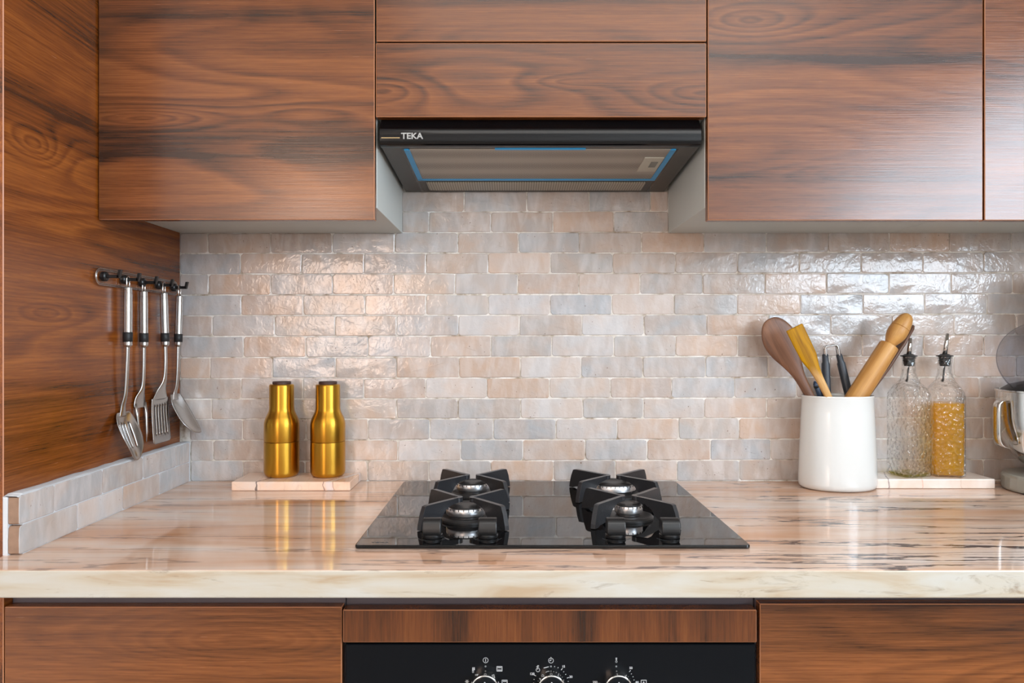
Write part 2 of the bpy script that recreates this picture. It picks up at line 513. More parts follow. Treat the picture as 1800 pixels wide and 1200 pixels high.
def edge_mat():
    m, nt, b = new_mat('marble_edge')
    g = G(nt)
    tc = nt.nodes.new('ShaderNodeTexCoord')
    v = tc.outputs['Object']
    a = g.noise(g.mapping(v, scale=(5, 20, 30)), 1.0, 4.0, 0.55, 0.6)
    c = g.ramp(a, [(0.34, rgb(178, 158, 132)), (0.50, rgb(190, 182, 166)), (0.66, rgb(194, 192, 184))])
    st = g.noise(g.mapping(v, loc=(3, 2, 1), scale=(8, 30, 46)), 1.0, 6.0, 0.66, 1.2)
    c = g.mix(g.ramp(st, [(0.58, grey(0)), (0.74, grey(0.85))]), c, rgb(126, 104, 80))
    g.l(c, b.inputs['Base Color'])
    b.inputs['Roughness'].default_value = 0.25
    return m
M['marble_edge'] = edge_mat()
M['board'] = marble_mat('pink_marble_board', rgb(226, 184, 156), rgb(236, 204, 180), rgb(96, 72, 74), rot=(0, 0, R(80)), vein_amt=0.12, rough=0.2, scale=1.0, seed=1.2, cuts=((-.050, .0022, .9, rgb(70, 56, 58)), (.103, .010, .8, rgb(214, 206, 206)), (.092, .0013, .8, rgb(110, 86, 86)), (.112, .0012, .7, rgb(130, 96, 88))))
M['board_pale'] = marble_mat('pale_marble_board', rgb(228, 208, 192), rgb(238, 228, 220), rgb(150, 120, 112), rot=(0, 0, R(84)), vein_amt=0.15, rough=0.2, seed=5.1, cuts=((-.083, .0018, .8, rgb(130, 112, 110)), (-.01, .0016, .6, rgb(214, 160, 136)), (.075, .0012, .4, rgb(200, 170, 150))))

def glass_mat(name, tint, refr=0.3, bump=0.0, bscale=90, rough=0.0, body=0.0, body_col=(1,1,1,1), ior=1.45):
    """thin walled glass: see-through + a little refraction + fresnel gloss"""
    m = bpy.data.materials.new(name); m.use_nodes = True
    nt = m.node_tree
    for n in list(nt.nodes):
        if n.type != 'OUTPUT_MATERIAL': nt.nodes.remove(n)
    out = [n for n in nt.nodes if n.type == 'OUTPUT_MATERIAL'][0]
    g = G(nt)
    tr = g.n('ShaderNodeBsdfTransparent', Color=tint)
    rf = g.n('ShaderNodeBsdfRefraction', Color=tint, Roughness=rough, IOR=1.22)
    gl = g.n('ShaderNodeBsdfGlossy', Color=(1,1,1,1), Roughness=0.04)
    mx = g.n('ShaderNodeMixShader', Fac=refr); g.l(tr.outputs[0], mx.inputs[1]); g.l(rf.outputs[0], mx.inputs[2])
    last = mx.outputs[0]
    if body:
        df = g.n('ShaderNodeBsdfTranslucent', Color=body_col); dd = g.n('ShaderNodeBsdfDiffuse', Color=body_col)
        ad = g.n('ShaderNodeMixShader', Fac=0.5); g.l(df.outputs[0], ad.inputs[1]); g.l(dd.outputs[0], ad.inputs[2])
        m3 = g.n('ShaderNodeMixShader', Fac=body); g.l(last, m3.inputs[1]); g.l(ad.outputs[0], m3.inputs[2]); last = m3.outputs[0]
    fr = g.n('ShaderNodeFresnel', IOR=ior)
    geo = g.n('ShaderNodeNewGeometry')            # no total reflection on the inside of the thin wall
    ff = g.math('MULTIPLY', fr.outputs[0], g.math('SUBTRACT', 1.0, geo.outputs['Backfacing']))
    m2 = g.n('ShaderNodeMixShader'); g.l(ff, m2.inputs[0]); g.l(last, m2.inputs[1]); g.l(gl.outputs[0], m2.inputs[2])
    g.l(m2.outputs[0], out.inputs['Surface'])
    if bump:
        tc = nt.nodes.new('ShaderNodeTexCoord')
        vo = g.n('ShaderNodeTexVoronoi', Scale=bscale); vo.feature = 'SMOOTH_F1'
        vo.inputs['Smoothness'].default_value = 0.6
        g.l(tc.outputs['Object'], vo.inputs['Vector'])
        bp = g.bump(vo.outputs['Distance'], bump, 0.0055)
        for n in (rf, gl, fr): g.l(bp, n.inputs['Normal'])
    return m
M['bottle_glass'] = glass_mat('hammered_glass', (0.985, 0.99, 0.988, 1), 0.34, bump=1.0, bscale=125, ior=1.55)
M['oil'] = glass_mat('olive_oil', (1.0, 0.82, 0.03, 1), 0.60, bump=1.0, bscale=120, body=0.38, body_col=rgb(255, 196, 0), ior=1.3)
M['oil_film'] = glass_mat('oil_film', (0.86, 0.82, 0.25, 1), 0.4, bump=0.5, bscale=110, body=0.15, body_col=rgb(200, 190, 40), ior=1.2)
M['acrylic'] = glass_mat('clear_acrylic', (0.98, 0.98, 0.98, 1), 0.0, ior=1.35)
M['smoky'] = glass_mat('clear_plastic_shield', (0.80, 0.80, 0.82, 1), 0.05)

def filter_mat():
    m, nt, b = new_mat('perforated_filter')
    g = G(nt)
    tc = nt.nodes.new('ShaderNodeTexCoord')
    v = g.mapping(tc.outputs['Object'], rot=(0, 0, R(45)))
    vo = g.n('ShaderNodeTexVoronoi', Scale=240.0, Randomness=0.0)
    g.l(v, vo.inputs['Vector'])
    c = g.ramp(vo.outputs['Distance'], [(0.28, rgb(86, 78, 68)), (0.42, rgb(168, 158, 146))])
    g.l(c, b.inputs['Base Color'])
    b.inputs['Metallic'].default_value = 0.35
    b.inputs['Roughness'].default_value = 0.45
    return m
M['filter'] = filter_mat()
def ribbed_mat():
    m, nt, b = new_mat('ribbed_lamp_cover')
    g = G(nt)
    tc = nt.nodes.new('ShaderNodeTexCoord')
    wv = g.n('ShaderNodeTexWave', Scale=60.0); g.l(tc.outputs['Object'], wv.inputs['Vector'])
    g.l(g.ramp(wv.outputs['Fac'], [(0.3, rgb(120, 112, 96)), (0.7, rgb(168, 160, 144))]), b.inputs['Base Color'])
    b.inputs['Roughness'].default_value = 0.3
    return m
M['lamp_cover'] = ribbed_mat()

# ------------------------------------------------------------------ room shell
XL, XR, YB, ZC = -1.40, 1.90, -3.30, 2.48
obj('floor', nb(XL - .1, XR + .1, YB - .1, .12, -.06, 0), M['floor'], kind='structure')
obj('ceiling', nb(XL - .1, XR + .1, YB - .1, .12, ZC, ZC + .06), M['plaster'], kind='structure')
wall = obj('wall_back', nb(XL, XR, .0018, .12, 0, ZC), M['grout'], kind='structure')
obj('wall_left', nb(XL - .1, XL, YB - .1, .12, 0, ZC), M['plaster'], kind='structure')
bm = B()                                   # right wall with its window opening
WY0, WY1, WZ0, WZ1 = -3.3, -1.35, 1.30, 2.20
box(bm, XR, XR + .12, YB, .12, 0, WZ0); box(bm, XR, XR + .12, YB, .12, WZ1, ZC)
box(bm, XR, XR + .12, WY1, .12, WZ0, WZ1)
obj('wall_right', bm, M['plaster'], kind='structure')
wf = B()
for (a, c, d, e) in ((WY0 + .02, WY1, WZ0, WZ0 + .05), (WY0 + .02, WY1, WZ1 - .05, WZ1), (WY0 + .02, WY0 + .07, WZ0, WZ1), (WY1 - .05, WY1, WZ0, WZ1), (-2.36, -2.31, WZ0, WZ1)):
    box(wf, XR + .005, XR + .05, a, c, d, e)
obj('window_1', wf, M['enamel'], kind='structure')
bm = B()                                   # wall behind the camera with a glazed doorway
DX0, DX1 = -1.37, -.83
box(bm, XL, DX0, YB - .1, YB, 0, ZC); box(bm, DX1, XR + .1, YB - .1, YB, 0, ZC); box(bm, DX0, DX1, YB - .1, YB, 2.2, ZC); box(bm, DX0, DX1, YB - .1, YB, 0, .9)
obj('wall_front', bm, M['plaster'], kind='structure')

# ------------------------------------------------------------------ zellige tiles on the back wall
TILE_T = 0.004
def tile_mesh(name, w, h, rnd, thick=TILE_T, mats=None):
    bm = B()
    hw, hh, c = w / 2, h / 2, min(w, h) * 0.09
    j = lambda s: rnd.uniform(-s, s)
    pts = []
    nlong = 4 if w > h * 1.6 else 2
    cc = [c * rnd.uniform(0.35, 1.2) for _ in range(4)]
    pts += [(-hw + cc[0], -hh)] + [(-hw + w * k / nlong, -hh) for k in range(1, nlong)] + [(hw - cc[1], -hh)]
    pts += [(hw, -hh + cc[1]), (hw, 0), (hw, hh - cc[2])]
    pts += [(hw - cc[2], hh)] + [(hw - w * k / nlong, hh) for k in range(1, nlong)] + [(-hw + cc[3], hh)]
    pts += [(-hw, hh - cc[3]), (-hw, 0), (-hw, -hh + cc[0])]
    pts = [(x + j(.0007), z + j(.0006)) for x, z in pts]
    n = len(pts)
    ins = 0.0011
    r0 = [bm.verts.new((x, thick, z)) for x, z in pts]
    r1 = [bm.verts.new((x, .0007, z)) for x, z in pts]
    r2 = [bm.verts.new((x * (1 - ins / hw), .0001 + j(.0002), z * (1 - ins / hh))) for x, z in pts]
    r3 = [bm.verts.new((x * .5, -.0002 + j(.00025), z * .45)) for x, z in pts]
    ce = bm.verts.new((0, -.0002 + j(.0002), 0))
    for a, b_, mi in ((r0, r1, 1), (r1, r2, 0), (r2, r3, 0)):
        for i in range(n):
            f = bm.faces.new((a[i], a[(i + 1) % n], b_[(i + 1) % n], b_[i])); f.material_index = mi if mats and len(mats) > 1 else 0
    for i in range(n): bm.faces.new((r3[i], r3[(i + 1) % n], ce))
    bmesh.ops.recalc_face_normals(bm, faces=bm.faces)
    # open shell: make sure the glazed face looks to -Y
    bm.faces.ensure_lookup_table()
    if bm.faces[-1].normal.y > 0: bmesh.ops.reverse_faces(bm, faces=bm.faces)
    me = bpy.data.meshes.new(name); bm.to_mesh(me); bm.free()
    for m in (mats or [M['tile']]): me.materials.append(m)
    for p in me.polygons: p.use_smooth = True
    me.set_sharp_from_angle(angle=R(13))
    return me
rnd = random.Random(11)
FULL = [(tile_mesh('tile', .1375, .0425, rnd), .1375, .0425) for _ in range(14)]
HALF = [(tile_mesh('tile', .0650, .0425, rnd), .0650, .0425) for _ in range(6)]
TCOL = {'g': (170, 169, 168), 'b': (174, 163, 154), 'p': (190, 168, 151), 'l': (193, 187, 183), 'd': (157, 160, 163), 'n': (163, 148, 135)}
def tcolor(k):
    c = TCOL[k]
    s = rnd.uniform(-9, 9); t = rnd.uniform(-4, 4)
    return rgb(max(0, c[0] + s + t), max(0, c[1] + s), max(0, c[2] + s - t))
rowy = [336, 372, 408.5, 444.5, 481, 517.5, 553.5, 590, 627, 664, 700, 735.5, 772.5, 809, 845.5]
rows = [
 ([706, 816, 926, 1035.5, 1143.6, 1174.5], 'bgbgp'),
 ([706, 754, 863, 972, 1079, 1175], 'bbnpg'),
 ([316, 365, 475.5, 584, 694, 805, 911, 1018, 1128, 1237.5, 1347, 1456, 1564, 1669, 1778, 1887], 'bbnggbgbpgbnpbb'),
 ([316, 423, 530, 640, 749, 858, 967.5, 1077, 1187, 1297, 1405.5, 1514, 1622, 1729, 1838], 'gpbbbpgbbggbbg'),
 ([316, 367, 476, 585, 692, 800, 910, 1017.5, 1125, 1235, 1345, 1453, 1562.5, 1672, 1780, 1889], 'bpbpbgppbbpggbb'),
 ([316, 424, 533, 642, 749, 858, 967, 1075.5, 1185, 1296, 1407, 1517, 1625, 1735, 1843], 'gpbpgldlgpggbg'),
 ([316, 373, 483, 589, 697, 806, 913, 1023, 1132, 1242, 1351, 1460, 1568.6, 1677, 1785.6, 1894], 'pgbbglblgpggbgb'),
 ([316, 428, 537.5, 647, 757, 863, 970, 1079, 1188, 1297, 1405, 1515, 1623.6, 1729, 1838], 'gpglpglgpbbbpb'),
 ([316, 369.5, 479, 589.5, 697, 807, 914.7, 1021.5, 1130, 1240, 1350, 1459, 1569, 1677, 1786, 1894], 'ppgbpplgggbpbpb'),
 ([316, 424, 532, 640, 748, 856, 966, 1073, 1180.6, 1291, 1400, 1508, 1616, 1722, 1830], 'bbgplplpggbbpb'),
 ([316, 372, 482, 591, 697, 805, 915, 1024.6, 1131, 1238.5, 1348, 1458, 1567, 1676, 1785, 1893], 'bbgbgglglpbbpbb'),
 ([334, 426, 537.5, 646.7, 755.5, 867, 977, 1085, 1193, 1299.5, 1408, 1517, 1626, 1729.5, 1838], 'gbbggglpgppbbb'),
 ([335, 375, 485, 592, 699.5, 810, 919.5, 1029, 1137.6, 1249, 1355, 1464, 1573, 1682, 1790, 1899], 'gbbplgpgpgbbbbb'),
 ([335, 427, 536, 646, 753.6, 863, 973, 1082, 1190, 1299.5, 1408, 1517, 1626, 1729.5, 1838], 'gbpbgpgpgbbbbb'),
]
def place_tile(me_set, cx, cy, cz, wdt, hgt, parent, rotz=0.0, tilt=0.0, colr='b'):
    me, w0, h0 = rnd.choice(me_set)
    o = bpy.data.objects.new('tile', me)
    o.parent = parent
    o.location = Vector((cx, cy, cz)) - abs_loc(parent)
    flip = rnd.random() < 0.5
    o.scale = (wdt / w0, 1, hgt / h0)
    o.rotation_euler = (rnd.uniform(-tilt, tilt), rnd.uniform(-tilt, tilt) * 0.5, rotz + rnd.uniform(-tilt, tilt))
    o.color = tcolor(colr)
    col.objects.link(o)
    return o
for ri, (js, cs) in enumerate(rows):
    zt, zb = PZ(rowy[ri], DW), PZ(rowy[ri + 1], DW)
    for k in range(len(js) - 1):
        x0, x1 = PX(js[k], DW) + .0011, PX(js[k + 1], DW) - .0011
        hang = ((js[k] + js[k + 1]) / 2 - 900) * 0.0000024
        if x1 > XR: continue
        short = (x1 - x0) < .10
        place_tile(HALF if short else FULL, (x0 + x1) / 2, 0, (zt + zb) / 2 + hang + rnd.uniform(-.0005, .0005), x1 - x0, (zt - zb) - .0024 + rnd.uniform(-.0005, .0005), wall, tilt=R(0.55), colr=cs[k])

# ------------------------------------------------------------------ tall cabinet at the left
XP = -.738                   # its side panel faces the worktop
DP = 1.073                   # depth of the fronts of the base units
t = thing('tall_cabinet', 'tall walnut cabinet with horizontal grain side panel, at the left end of the worktop', 'cabinet', (-1.04, -.29, 0))
obj('side_panel', nb(XP - .018, XP, Y(DP), -.001, .001, 2.42, bev=.0012, edge_mat=1), [M['walnut_panel'], M['edge_band']], t)
obj('carcass', nb(-1.39, XP - .0185, Y(DP) + .022, -.001, .1, 2.42), M['carcass'], t)
obj('door', nb(-1.388, XP - .0195, Y(DP), Y(DP) + .0215, .1, 2.42, bev=.0012, edge_mat=1), [M['walnut_upright'], M['edge_band']], t)
obj('plinth', nb(-1.39, XP - .02, Y(DP) + .06, Y(DP) + .08, 0, .099), M['recess'], t)

# ------------------------------------------------------------------ worktop
ZW = 0.90
bm = nb(XP + .0005, XR - .001, Y(1.0025), -.0008, ZW - .038, ZW, bev=.0022, seg=2)
bm.faces.ensure_lookup_table()
for f in bm.faces:
    f.material_index = 1 if (f.normal.y < -0.75) else 0
obj('worktop', bm, [M['marble'], M['marble_edge']], label='long pink marble worktop with dark purple veins and a cream polished front edge', cat='worktop')

# ------------------------------------------------------------------ tiled upstand along the tall cabinet
XS = -.714
ZS = ZW + .0868
DS0 = 1.070
bm = B()
# mortar core, slightly uneven on top
ring = []
st = [(Y(DS0) + .001, .0165), (Y(DS0) + .0110, .0165), (Y(DS0) + .0112, .0012)] + [(Y(DS0) + .0112 + (-.002 - Y(DS0) - .0112) * i / 24, .0012) for i in range(1, 25)]
for i, (y, inn) in enumerate(st):
    zt = ZS + rnd.uniform(-.0007, .0009) - (.003 if i == 0 else 0)
    ring.append([bm.verts.new(c) for c in ((XP + .0006, y, ZW), (XP + .0006, y, zt + .001), (XP + .009, y, zt + .0018), (XS - .004, y, zt + .0014), (XS - .0012 + rnd.uniform(-.0008, .0006), y, zt + .0002), (XS - .0012, y, ZS - .0005), (XS - inn, y, ZS - .0006), (XS - inn, y, ZW))])
for a, b_ in zip(ring, ring[1:]):
    for k in range(8): bm.faces.new((a[k], a[(k + 1) % 8], b_[(k + 1) % 8], b_[k]))
bm.faces.new(ring[0]); bm.faces.new(ring[-1])
up = obj('trim_1', bm, M['mortar'], kind='structure', smooth=False)
THICKF = [(tile_mesh('tile', .1375, .0425, rnd, thick=.016, mats=[M['tile'], M['tile_edge']]), .1375, .0425) for _ in range(4)]
def dz(px): return -XS * F / (900 - px)
for jj, zc, cs in (([33.5, 96, 181, 252, 309.6, 333], ZW + .0652, 'ggggg'), ([33.5, 136.6, 216.6, 281, 333], ZW + .0217, 'glpg')):
    for k in range(len(jj) - 1):
        y0, y1 = Y(dz(jj[k])) + .0009, min(Y(dz(jj[k + 1])), -.001) - .0009
        place_tile(THICKF, XS, (y0 + y1) / 2, zc, y1 - y0, .0415, up, rotz=R(90), tilt=R(.3), colr=cs[k])

# ------------------------------------------------------------------ upper cabinets
DU = 1.316
ZB = CZ + .2407              # underside of the carcasses
def front(x0, x1, y0, z0, z1, mat, t_=.0185): return nb(x0, x1, y0, y0 + t_, z0, z1, bev=.0011, edge_mat=1)
def wall_cabinet(x0, x1, label, wood, z_door):
    t = thing('wall_cabinet', label, 'cabinet', ((x0 + x1) / 2, -.16, ZB))
    obj('carcass', nb(x0 + .0006, x1 - .0006, Y(DU) + .020, -.001, ZB, 2.20, bev=.0006), M['carcass'], t)
    obj('door', front(x0 + .0016, x1 - .0016, Y(DU), z_door, 2.20, wood), [wood, M['edge_band']], t)
    return t
XUL, XUR = -.243, .347
wall_cabinet(XP + .0006, XUL, 'walnut wall cabinet between the tall cabinet and the extractor hood', M['walnut0'], PZ(386, DU))
wall_cabinet(XUR, .8395, 'walnut wall cabinet directly right of the extractor hood', M['walnut1'], PZ(387, DU))
wall_cabinet(.8395, 1.33, 'walnut wall cabinet in the right corner above the stand mixer', M['walnut2'], PZ(387, DU))
ZH = 1.612
t = thing('hood_cabinet', 'shallow walnut flap-door cabinet above the black extractor hood', 'cabinet', (.052, -.16, ZH))
obj('carcass', nb(XUL + .0006, XUR - .0006, Y(DU) + .021, -.001, ZH, 2.20), M['carcass'], t)
obj('flap_door', front(XUL + .0006, XUR - .0012, Y(DU), PZ(205.5, DU), PZ(75.5, DU), None), [M['walnut3'], M['edge_band']], t)
obj('flap_door', front(XUL + .0016, XUR - .0012, Y(DU), PZ(72.5, DU), 2.20, None), [M['walnut4'], M['edge_band']], t)

# ------------------------------------------------------------------ extractor hood
HX0, HX1 = -.2352, .3365
def uz(d): return 1.560 - (d - 1.335) * .0174 / .305
def wedge(bm, x0, x1, d0, d1, lo, hi):
    """slab that follows the sloping underside; lo/hi are offsets downwards"""
    c = []
    for off in (lo, hi):
        c += [(x0, Y(d0), uz(d0) - off), (x1, Y(d0), uz(d0) - off), (x1, Y(d1), uz(d1) - off), (x0, Y(d1), uz(d1) - off)]
    vs = [bm.verts.new(p) for p in c]
    for q in ((0,1,2,3),(7,6,5,4),(0,4,5,1),(1,5,6,2),(2,6,7,3),(3,7,4,0)): bm.faces.new([vs[i] for i in q])
    return bm
t = thing('extractor_hood', 'black slim extractor hood with a mesh filter, set between the wall cabinets over the hob', 'extractor hood', (.052, -.16, 1.54))
bm = B()
c = [(HX0, Y(1.335), uz(1.335)), (HX1, Y(1.335), uz(1.335)), (HX1, -.0015, uz(1.6435)), (HX0, -.0015, uz(1.6435)),
     (HX0, Y(1.335), 1.6105), (HX1, Y(1.335), 1.6105), (HX1, -.0015, 1.6105), (HX0, -.0015, 1.6105)]
vs = [bm.verts.new(p) for p in c]
for q in ((0,3,2,1),(4,5,6,7),(0,1,5,4),(1,2,6,5),(2,3,7,6),(3,0,4,7)): bm.faces.new([vs[i] for i in q])
obj('body', bm, M['hood_under'], t)
# rounded visor at the front
prof = smooth_path([(.0185, 1.6095), (.0150, 1.6050), (.0090, 1.5960), (.0036, 1.5895), (.0016, 1.5850), (.0012, 1.5760), (.0018, 1.5680), (.0050, 1.5620), (.0110, 1.5595), (.0178, 1.5592)], 5)
bm = B()
extrude_poly(bm, [Vector((HX0 - .0008, Y(DU) + y, z)) for y, z in prof], Vector((HX1 - HX0 + .0016, 0, 0)))
v_ = obj('visor', bm, M['hood_black'], t); auto_smooth(v_, 40)
f_ = obj('filter', wedge(B(), -.188, .290, 1.343, 1.537, -.0004, .0012), M['filter'], t, label='perforated metal grease filter')
bm = B()
for a in ((-.196, -.186, 1.343, 1.545), (.288, .298, 1.343, 1.545), (-.196, .298, 1.536, 1.546), (-.031, .1335, 1.3375, 1.3445)):
    obj('film_strip', wedge(B(), *a, -.0004, .0024 if a[0] < -.1 else .0021), M['blue_film'], t, label='blue protective film')
for x0, x1 in ((-.2005, -.1960), (.2980, .3025)):
    obj('gap_line', wedge(B(), x0, x1, 1.343, 1.64, -.0004, .0003), M['hood_black'], t)
bm = wedge(B(), -.181, .283, 1.560, 1.622, -.0004, .0028)
o = obj('lamp_cover', bm, M['lamp_cover'], t, bevel=.0015)
pl = obj('filter_catch', wedge(B(), .249, .286, 1.388, 1.477, .0008, .0030), M['beige_plastic'], t, bevel=.0008)
obj('latch', wedge(B(), .266, .279, 1.412, 1.445, .0026, .0040), M['grey_plastic'], pl)
text_obj('lettering', 'TEKA', .0150, (PX(724, DU), Y(DU) + .0011, PZ(239, DU)), (R(90), 0, 0), M['logo_metal'], t, sx=1.06, offset=.0004)
for yy, m_ in ((236.8, M['logo_metal']), (241.8, M['gold_line'])):
    obj('stripe', nb(PX(670, DU), PX(702.5, DU), Y(DU) + .0012, Y(DU) + .0024, PZ(yy + .6, DU), PZ(yy - .7, DU)), m_, t)

# ------------------------------------------------------------------ base units
def base_unit(x0, x1, label, wood, ztop, dfront):
    t = thing('base_cabinet', label, 'cabinet', ((x0 + x1) / 2, -.28, 0))
    obj('carcass', nb(x0, x1, Y(dfront) + .0195, -.002, .1, ZW - .0386), M['recess'], t)
    obj('door', nb(x0 + .001, x1 - .001, Y(dfront), Y(dfront) + .0188, .1, ztop, bev=.0011, edge_mat=1), [wood, M['edge_band']], t)
    obj('plinth', nb(x0, x1, Y(dfront) + .06, Y(dfront) + .08, 0, .0995), M['recess'], t)
    return t
base_unit(XP + .0005, PX(602, DP), 'walnut base cabinet under the worktop, left of the oven', M['walnut5'], PZ(1066.5, DP), DP)
base_unit(PX(1334.5, DP), PX(1334.5, DP) + .60, 'walnut base cabinet under the worktop, right of the oven', M['walnut6'], PZ(1061, DP), DP)
base_unit(PX(1334.5, DP) + .601, XR - .001, 'walnut base cabinet at the far right end, below the stand mixer', M['walnut7'], PZ(1061, DP), DP)

# oven
DO = 1.074
OX0, OX1 = PX(607, DO), PX(1328, DO)
t = thing('built_in_oven', 'black built-in oven with three round knobs and a walnut filler strip', 'oven', ((OX0 + OX1) / 2, -.28, .10))
obj('filler_strip', nb(PX(602.8, 1.068), PX(1330.2, 1.068), Y(1.068), Y(1.068) + .022, PZ(1129, 1.068), PZ(1071.5, 1.068), bev=.0011, edge_mat=1), [M['walnut_upright'], M['edge_band']], t)
obj('carcass', nb(PX(603, DP), PX(1333, DP), Y(1.0965), -.002, .10, ZW - .0386), M['recess'], t)
M['oven_black'] = plain('oven_black', rgb(14, 17, 21), 0.22, spec=0.15)
cp = obj('control_panel', nb(OX0, OX1, Y(DO), Y(DO) + .02, PZ(1250, DO), PZ(1132, DO), bev=.0012), M['oven_black'], t)
obj('oven_door', nb(OX0, OX1, Y(DO) - .004, Y(DO) + .018, .20, PZ(1253, DO), bev=.002), M['black_glass'], t)
tube_bm = tube(B(), [(OX0 + .05, Y(DO) - .005, .66), (OX0 + .05, Y(DO) - .045, .66), (OX1 - .05, Y(DO) - .045, .66), (OX1 - .05, Y(DO) - .005, .66)], .008)
obj('door_handle', tube_bm, M['chrome'], t, smooth=True)
KY = 1201
for kx in (853, 968.5, 1084.5):
    kc = P(kx, KY, DO)
    k_ = obj('knob', lathe(B(), [(.0, .0005), (.0212, .0005), (.0212, -.004), (.0205, -.016), (.0200, -.0185), (.0188, -.0192)], kc, 48, 'Y'), M['chrome'], t); auto_smooth(k_)
    kf = obj('knob_face', lathe(B(), [(.0186, -.0185), (.0186, -.0196), (.0176, -.0202), (.0001, -.0204)], kc, 40, 'Y'), M['oven_black'], k_); auto_smooth(kf)
    obj('mark', lathe(B(), [(.0010, -.0203), (.0010, -.0209)], kc + Vector((0, 0, .0105)), 12, 'Y'), M['print_white'], k_)
def ribbon(bm, pts, wd, d=DO, off=.0002, closed=False):
    """flat printed line on the oven fascia through pixel-sized points given in metres on the fascia"""
    n = len(pts)
    for i in range(n if closed else n - 1):
        a, c = Vector(pts[i]), Vector(pts[(i + 1) % n])
        dr = (c - a)
        if dr.length < 1e-7: continue
        dr.normalize(); pr = Vector((-dr.y, dr.x)) * wd / 2; e = dr * wd * .3
        q = [a - e + pr, a - e - pr, c + e - pr, c + e + pr]
        lo = [bm.verts.new((p.x, Y(d) + .0004, p.y)) for p in q]
        hi = [bm.verts.new((p.x, Y(d) - off, p.y)) for p in q]
        bm.faces.new(hi)
        for k in range(4): bm.faces.new((lo[k], lo[(k + 1) % 4], hi[(k + 1) % 4], hi[k]))
def fx(px, py): return (PX(px, DO), PZ(py, DO))
def circ(px, py, r, n=20, a0=0, a1=360): return [fx(px + r * math.cos(R(a0 + (a1 - a0) * i / n)), py + r * math.sin(R(a0 + (a1 - a0) * i / n))) for i in range(n + 1)]
W1 = .0008
def icon(strokes):
    bm = B()
    for s in strokes: ribbon(bm, s, W1)
    obj('icon', bm, M['print_white'], cp)
icon([circ(853.6, 1160, 4.4), [fx(853.6, 1157.8), fx(853.6, 1162.2)]])
icon([circ(853.5, 1170.8, 1.0, 8)])
icon([[fx(830.6, 1180), fx(830.6, 1173), fx(832.4, 1173), fx(832.4, 1180)], circ(831.5, 1180.3, 1.3, 8), [fx(834, 1172.6), fx(834, 1177)]])
icon([[fx(873.5, 1171), fx(882.5, 1171), fx(882.5, 1179), fx(873.5, 1179), fx(873.5, 1171)], [fx(875, 1173.2), fx(881, 1173.2)], [fx(875, 1177), fx(881, 1177)]])
icon([[fx(882.5, 1195), fx(891.5, 1195), fx(891.5, 1203), fx(882.5, 1203), fx(882.5, 1195)], [fx(884, 1197.2), fx(890, 1197.2)]])
icon([[fx(821 + 3.2 * math.cos(R(a)), 1197.5 + 3.2 * math.sin(R(a))), fx(821 - 3.2 * math.cos(R(a)), 1197.5 - 3.2 * math.sin(R(a)))] for a in (0, 60, 120)] + [circ(821, 1197.5, 1.8, 6)])
icon([circ(968.5, 1160.6, 4.3), [fx(968.5, 1158), fx(968.5, 1160.6), fx(966, 1160.6)], [fx(968.5, 1154.6), fx(968.5, 1156)]])
icon([circ(968.5, 1170.8, 1.0, 8)])
icon([circ(945.5, 1177, 3.2, 14), [fx(944.8, 1176), fx(944.8, 1169.5), fx(947, 1169.5)], [fx(943, 1171.5), fx(947, 1171.5)]])
icon([[fx(956, 1173.6), fx(964.5, 1171.4)]])
icon([[fx(1083.4, 1161), fx(1083.4, 1156)], circ(1083.4, 1162.3, 1.5, 10), [fx(1082.2, 1156.2), fx(1084.6, 1156.2)], [fx(1082.2, 1158.2), fx(1084.6, 1158.2)]])
icon([circ(1083.4, 1170.8, 1.0, 8)])
icon([[fx(1127, 1195), fx(1136, 1195), fx(1136, 1204), fx(1127, 1204), fx(1127, 1195)], [fx(1129.5, 1202), fx(1131.5, 1197.5), fx(1133.5, 1202)]])
def ticks(kx, angs):
    for a, long in angs:
        r0, r1 = 30.0, 30.0 + (3.4 if long else 1.2)
        ca, sa = math.cos(R(a)), -math.sin(R(a))
        bm = B(); ribbon(bm, [fx(kx + r0 * ca, KY + r0 * sa), fx(kx + r1 * ca, KY + r1 * sa)], W1 * .9)
        obj('tick', bm, M['print_white'], cp)
ticks(968.5, [(78, 0), (66, 0), (53, 1), (43, 0), (32, 0), (19, 1), (7, 0), (153, 1), (166, 0), (178, 0)])
ticks(1084.5, [(44, 1), (34, 0), (23, 0), (12, 0), (1, 1), (179, 1)])
for body, px, py in (('15', 990.5, 1171), ('30', 1003.5, 1189.2), ('120', 935.3, 1184), ('50', 1109, 1173.6), ('80', 1120, 1199), ('250', 1046, 1198.6)):
    text_obj('numeral', body, .0046, (PX(px, DO), Y(DO) - .0002, PZ(py, DO)), (R(90), 0, 0), M['print_white'], cp, offset=.00008)

# ------------------------------------------------------------------ gas hob
HBX0, HBX1, HD0, HD1 = -.2352, .3567, 1.104, 1.613
ZG = ZW + .006
t = thing('gas_hob', 'black glass gas hob with four burners and iron pan supports, set on the worktop', 'hob', ((HBX0 + HBX1) / 2, Y(1.358), ZW))
bm = B()
rr = .006
poly = []
for cx, cy, a0 in ((HBX1 - rr, Y(HD1) - rr, 0), (HBX0 + rr, Y(HD1) - rr, 90), (HBX0 + rr, Y(HD0) + rr, 180), (HBX1 - rr, Y(HD0) + rr, 270)):
    for k in range(6):
        a = R(a0 + 90 * k / 5); poly.append(Vector((cx + rr * math.cos(a), cy + rr * math.sin(a), ZW + .0007)))
extrude_poly(bm, poly, Vector((0, 0, ZG - ZW - .0007)))
obj('glass_plate', bm, M['black_glass'], t, bevel=.0014)
text_obj('lettering', 'TEKA', .0075, (PX(668, 1.119), Y(1.119), ZG + .0001), (0, 0, 0), M['print_grey'], t, sx=1.5, extrude=.0001)

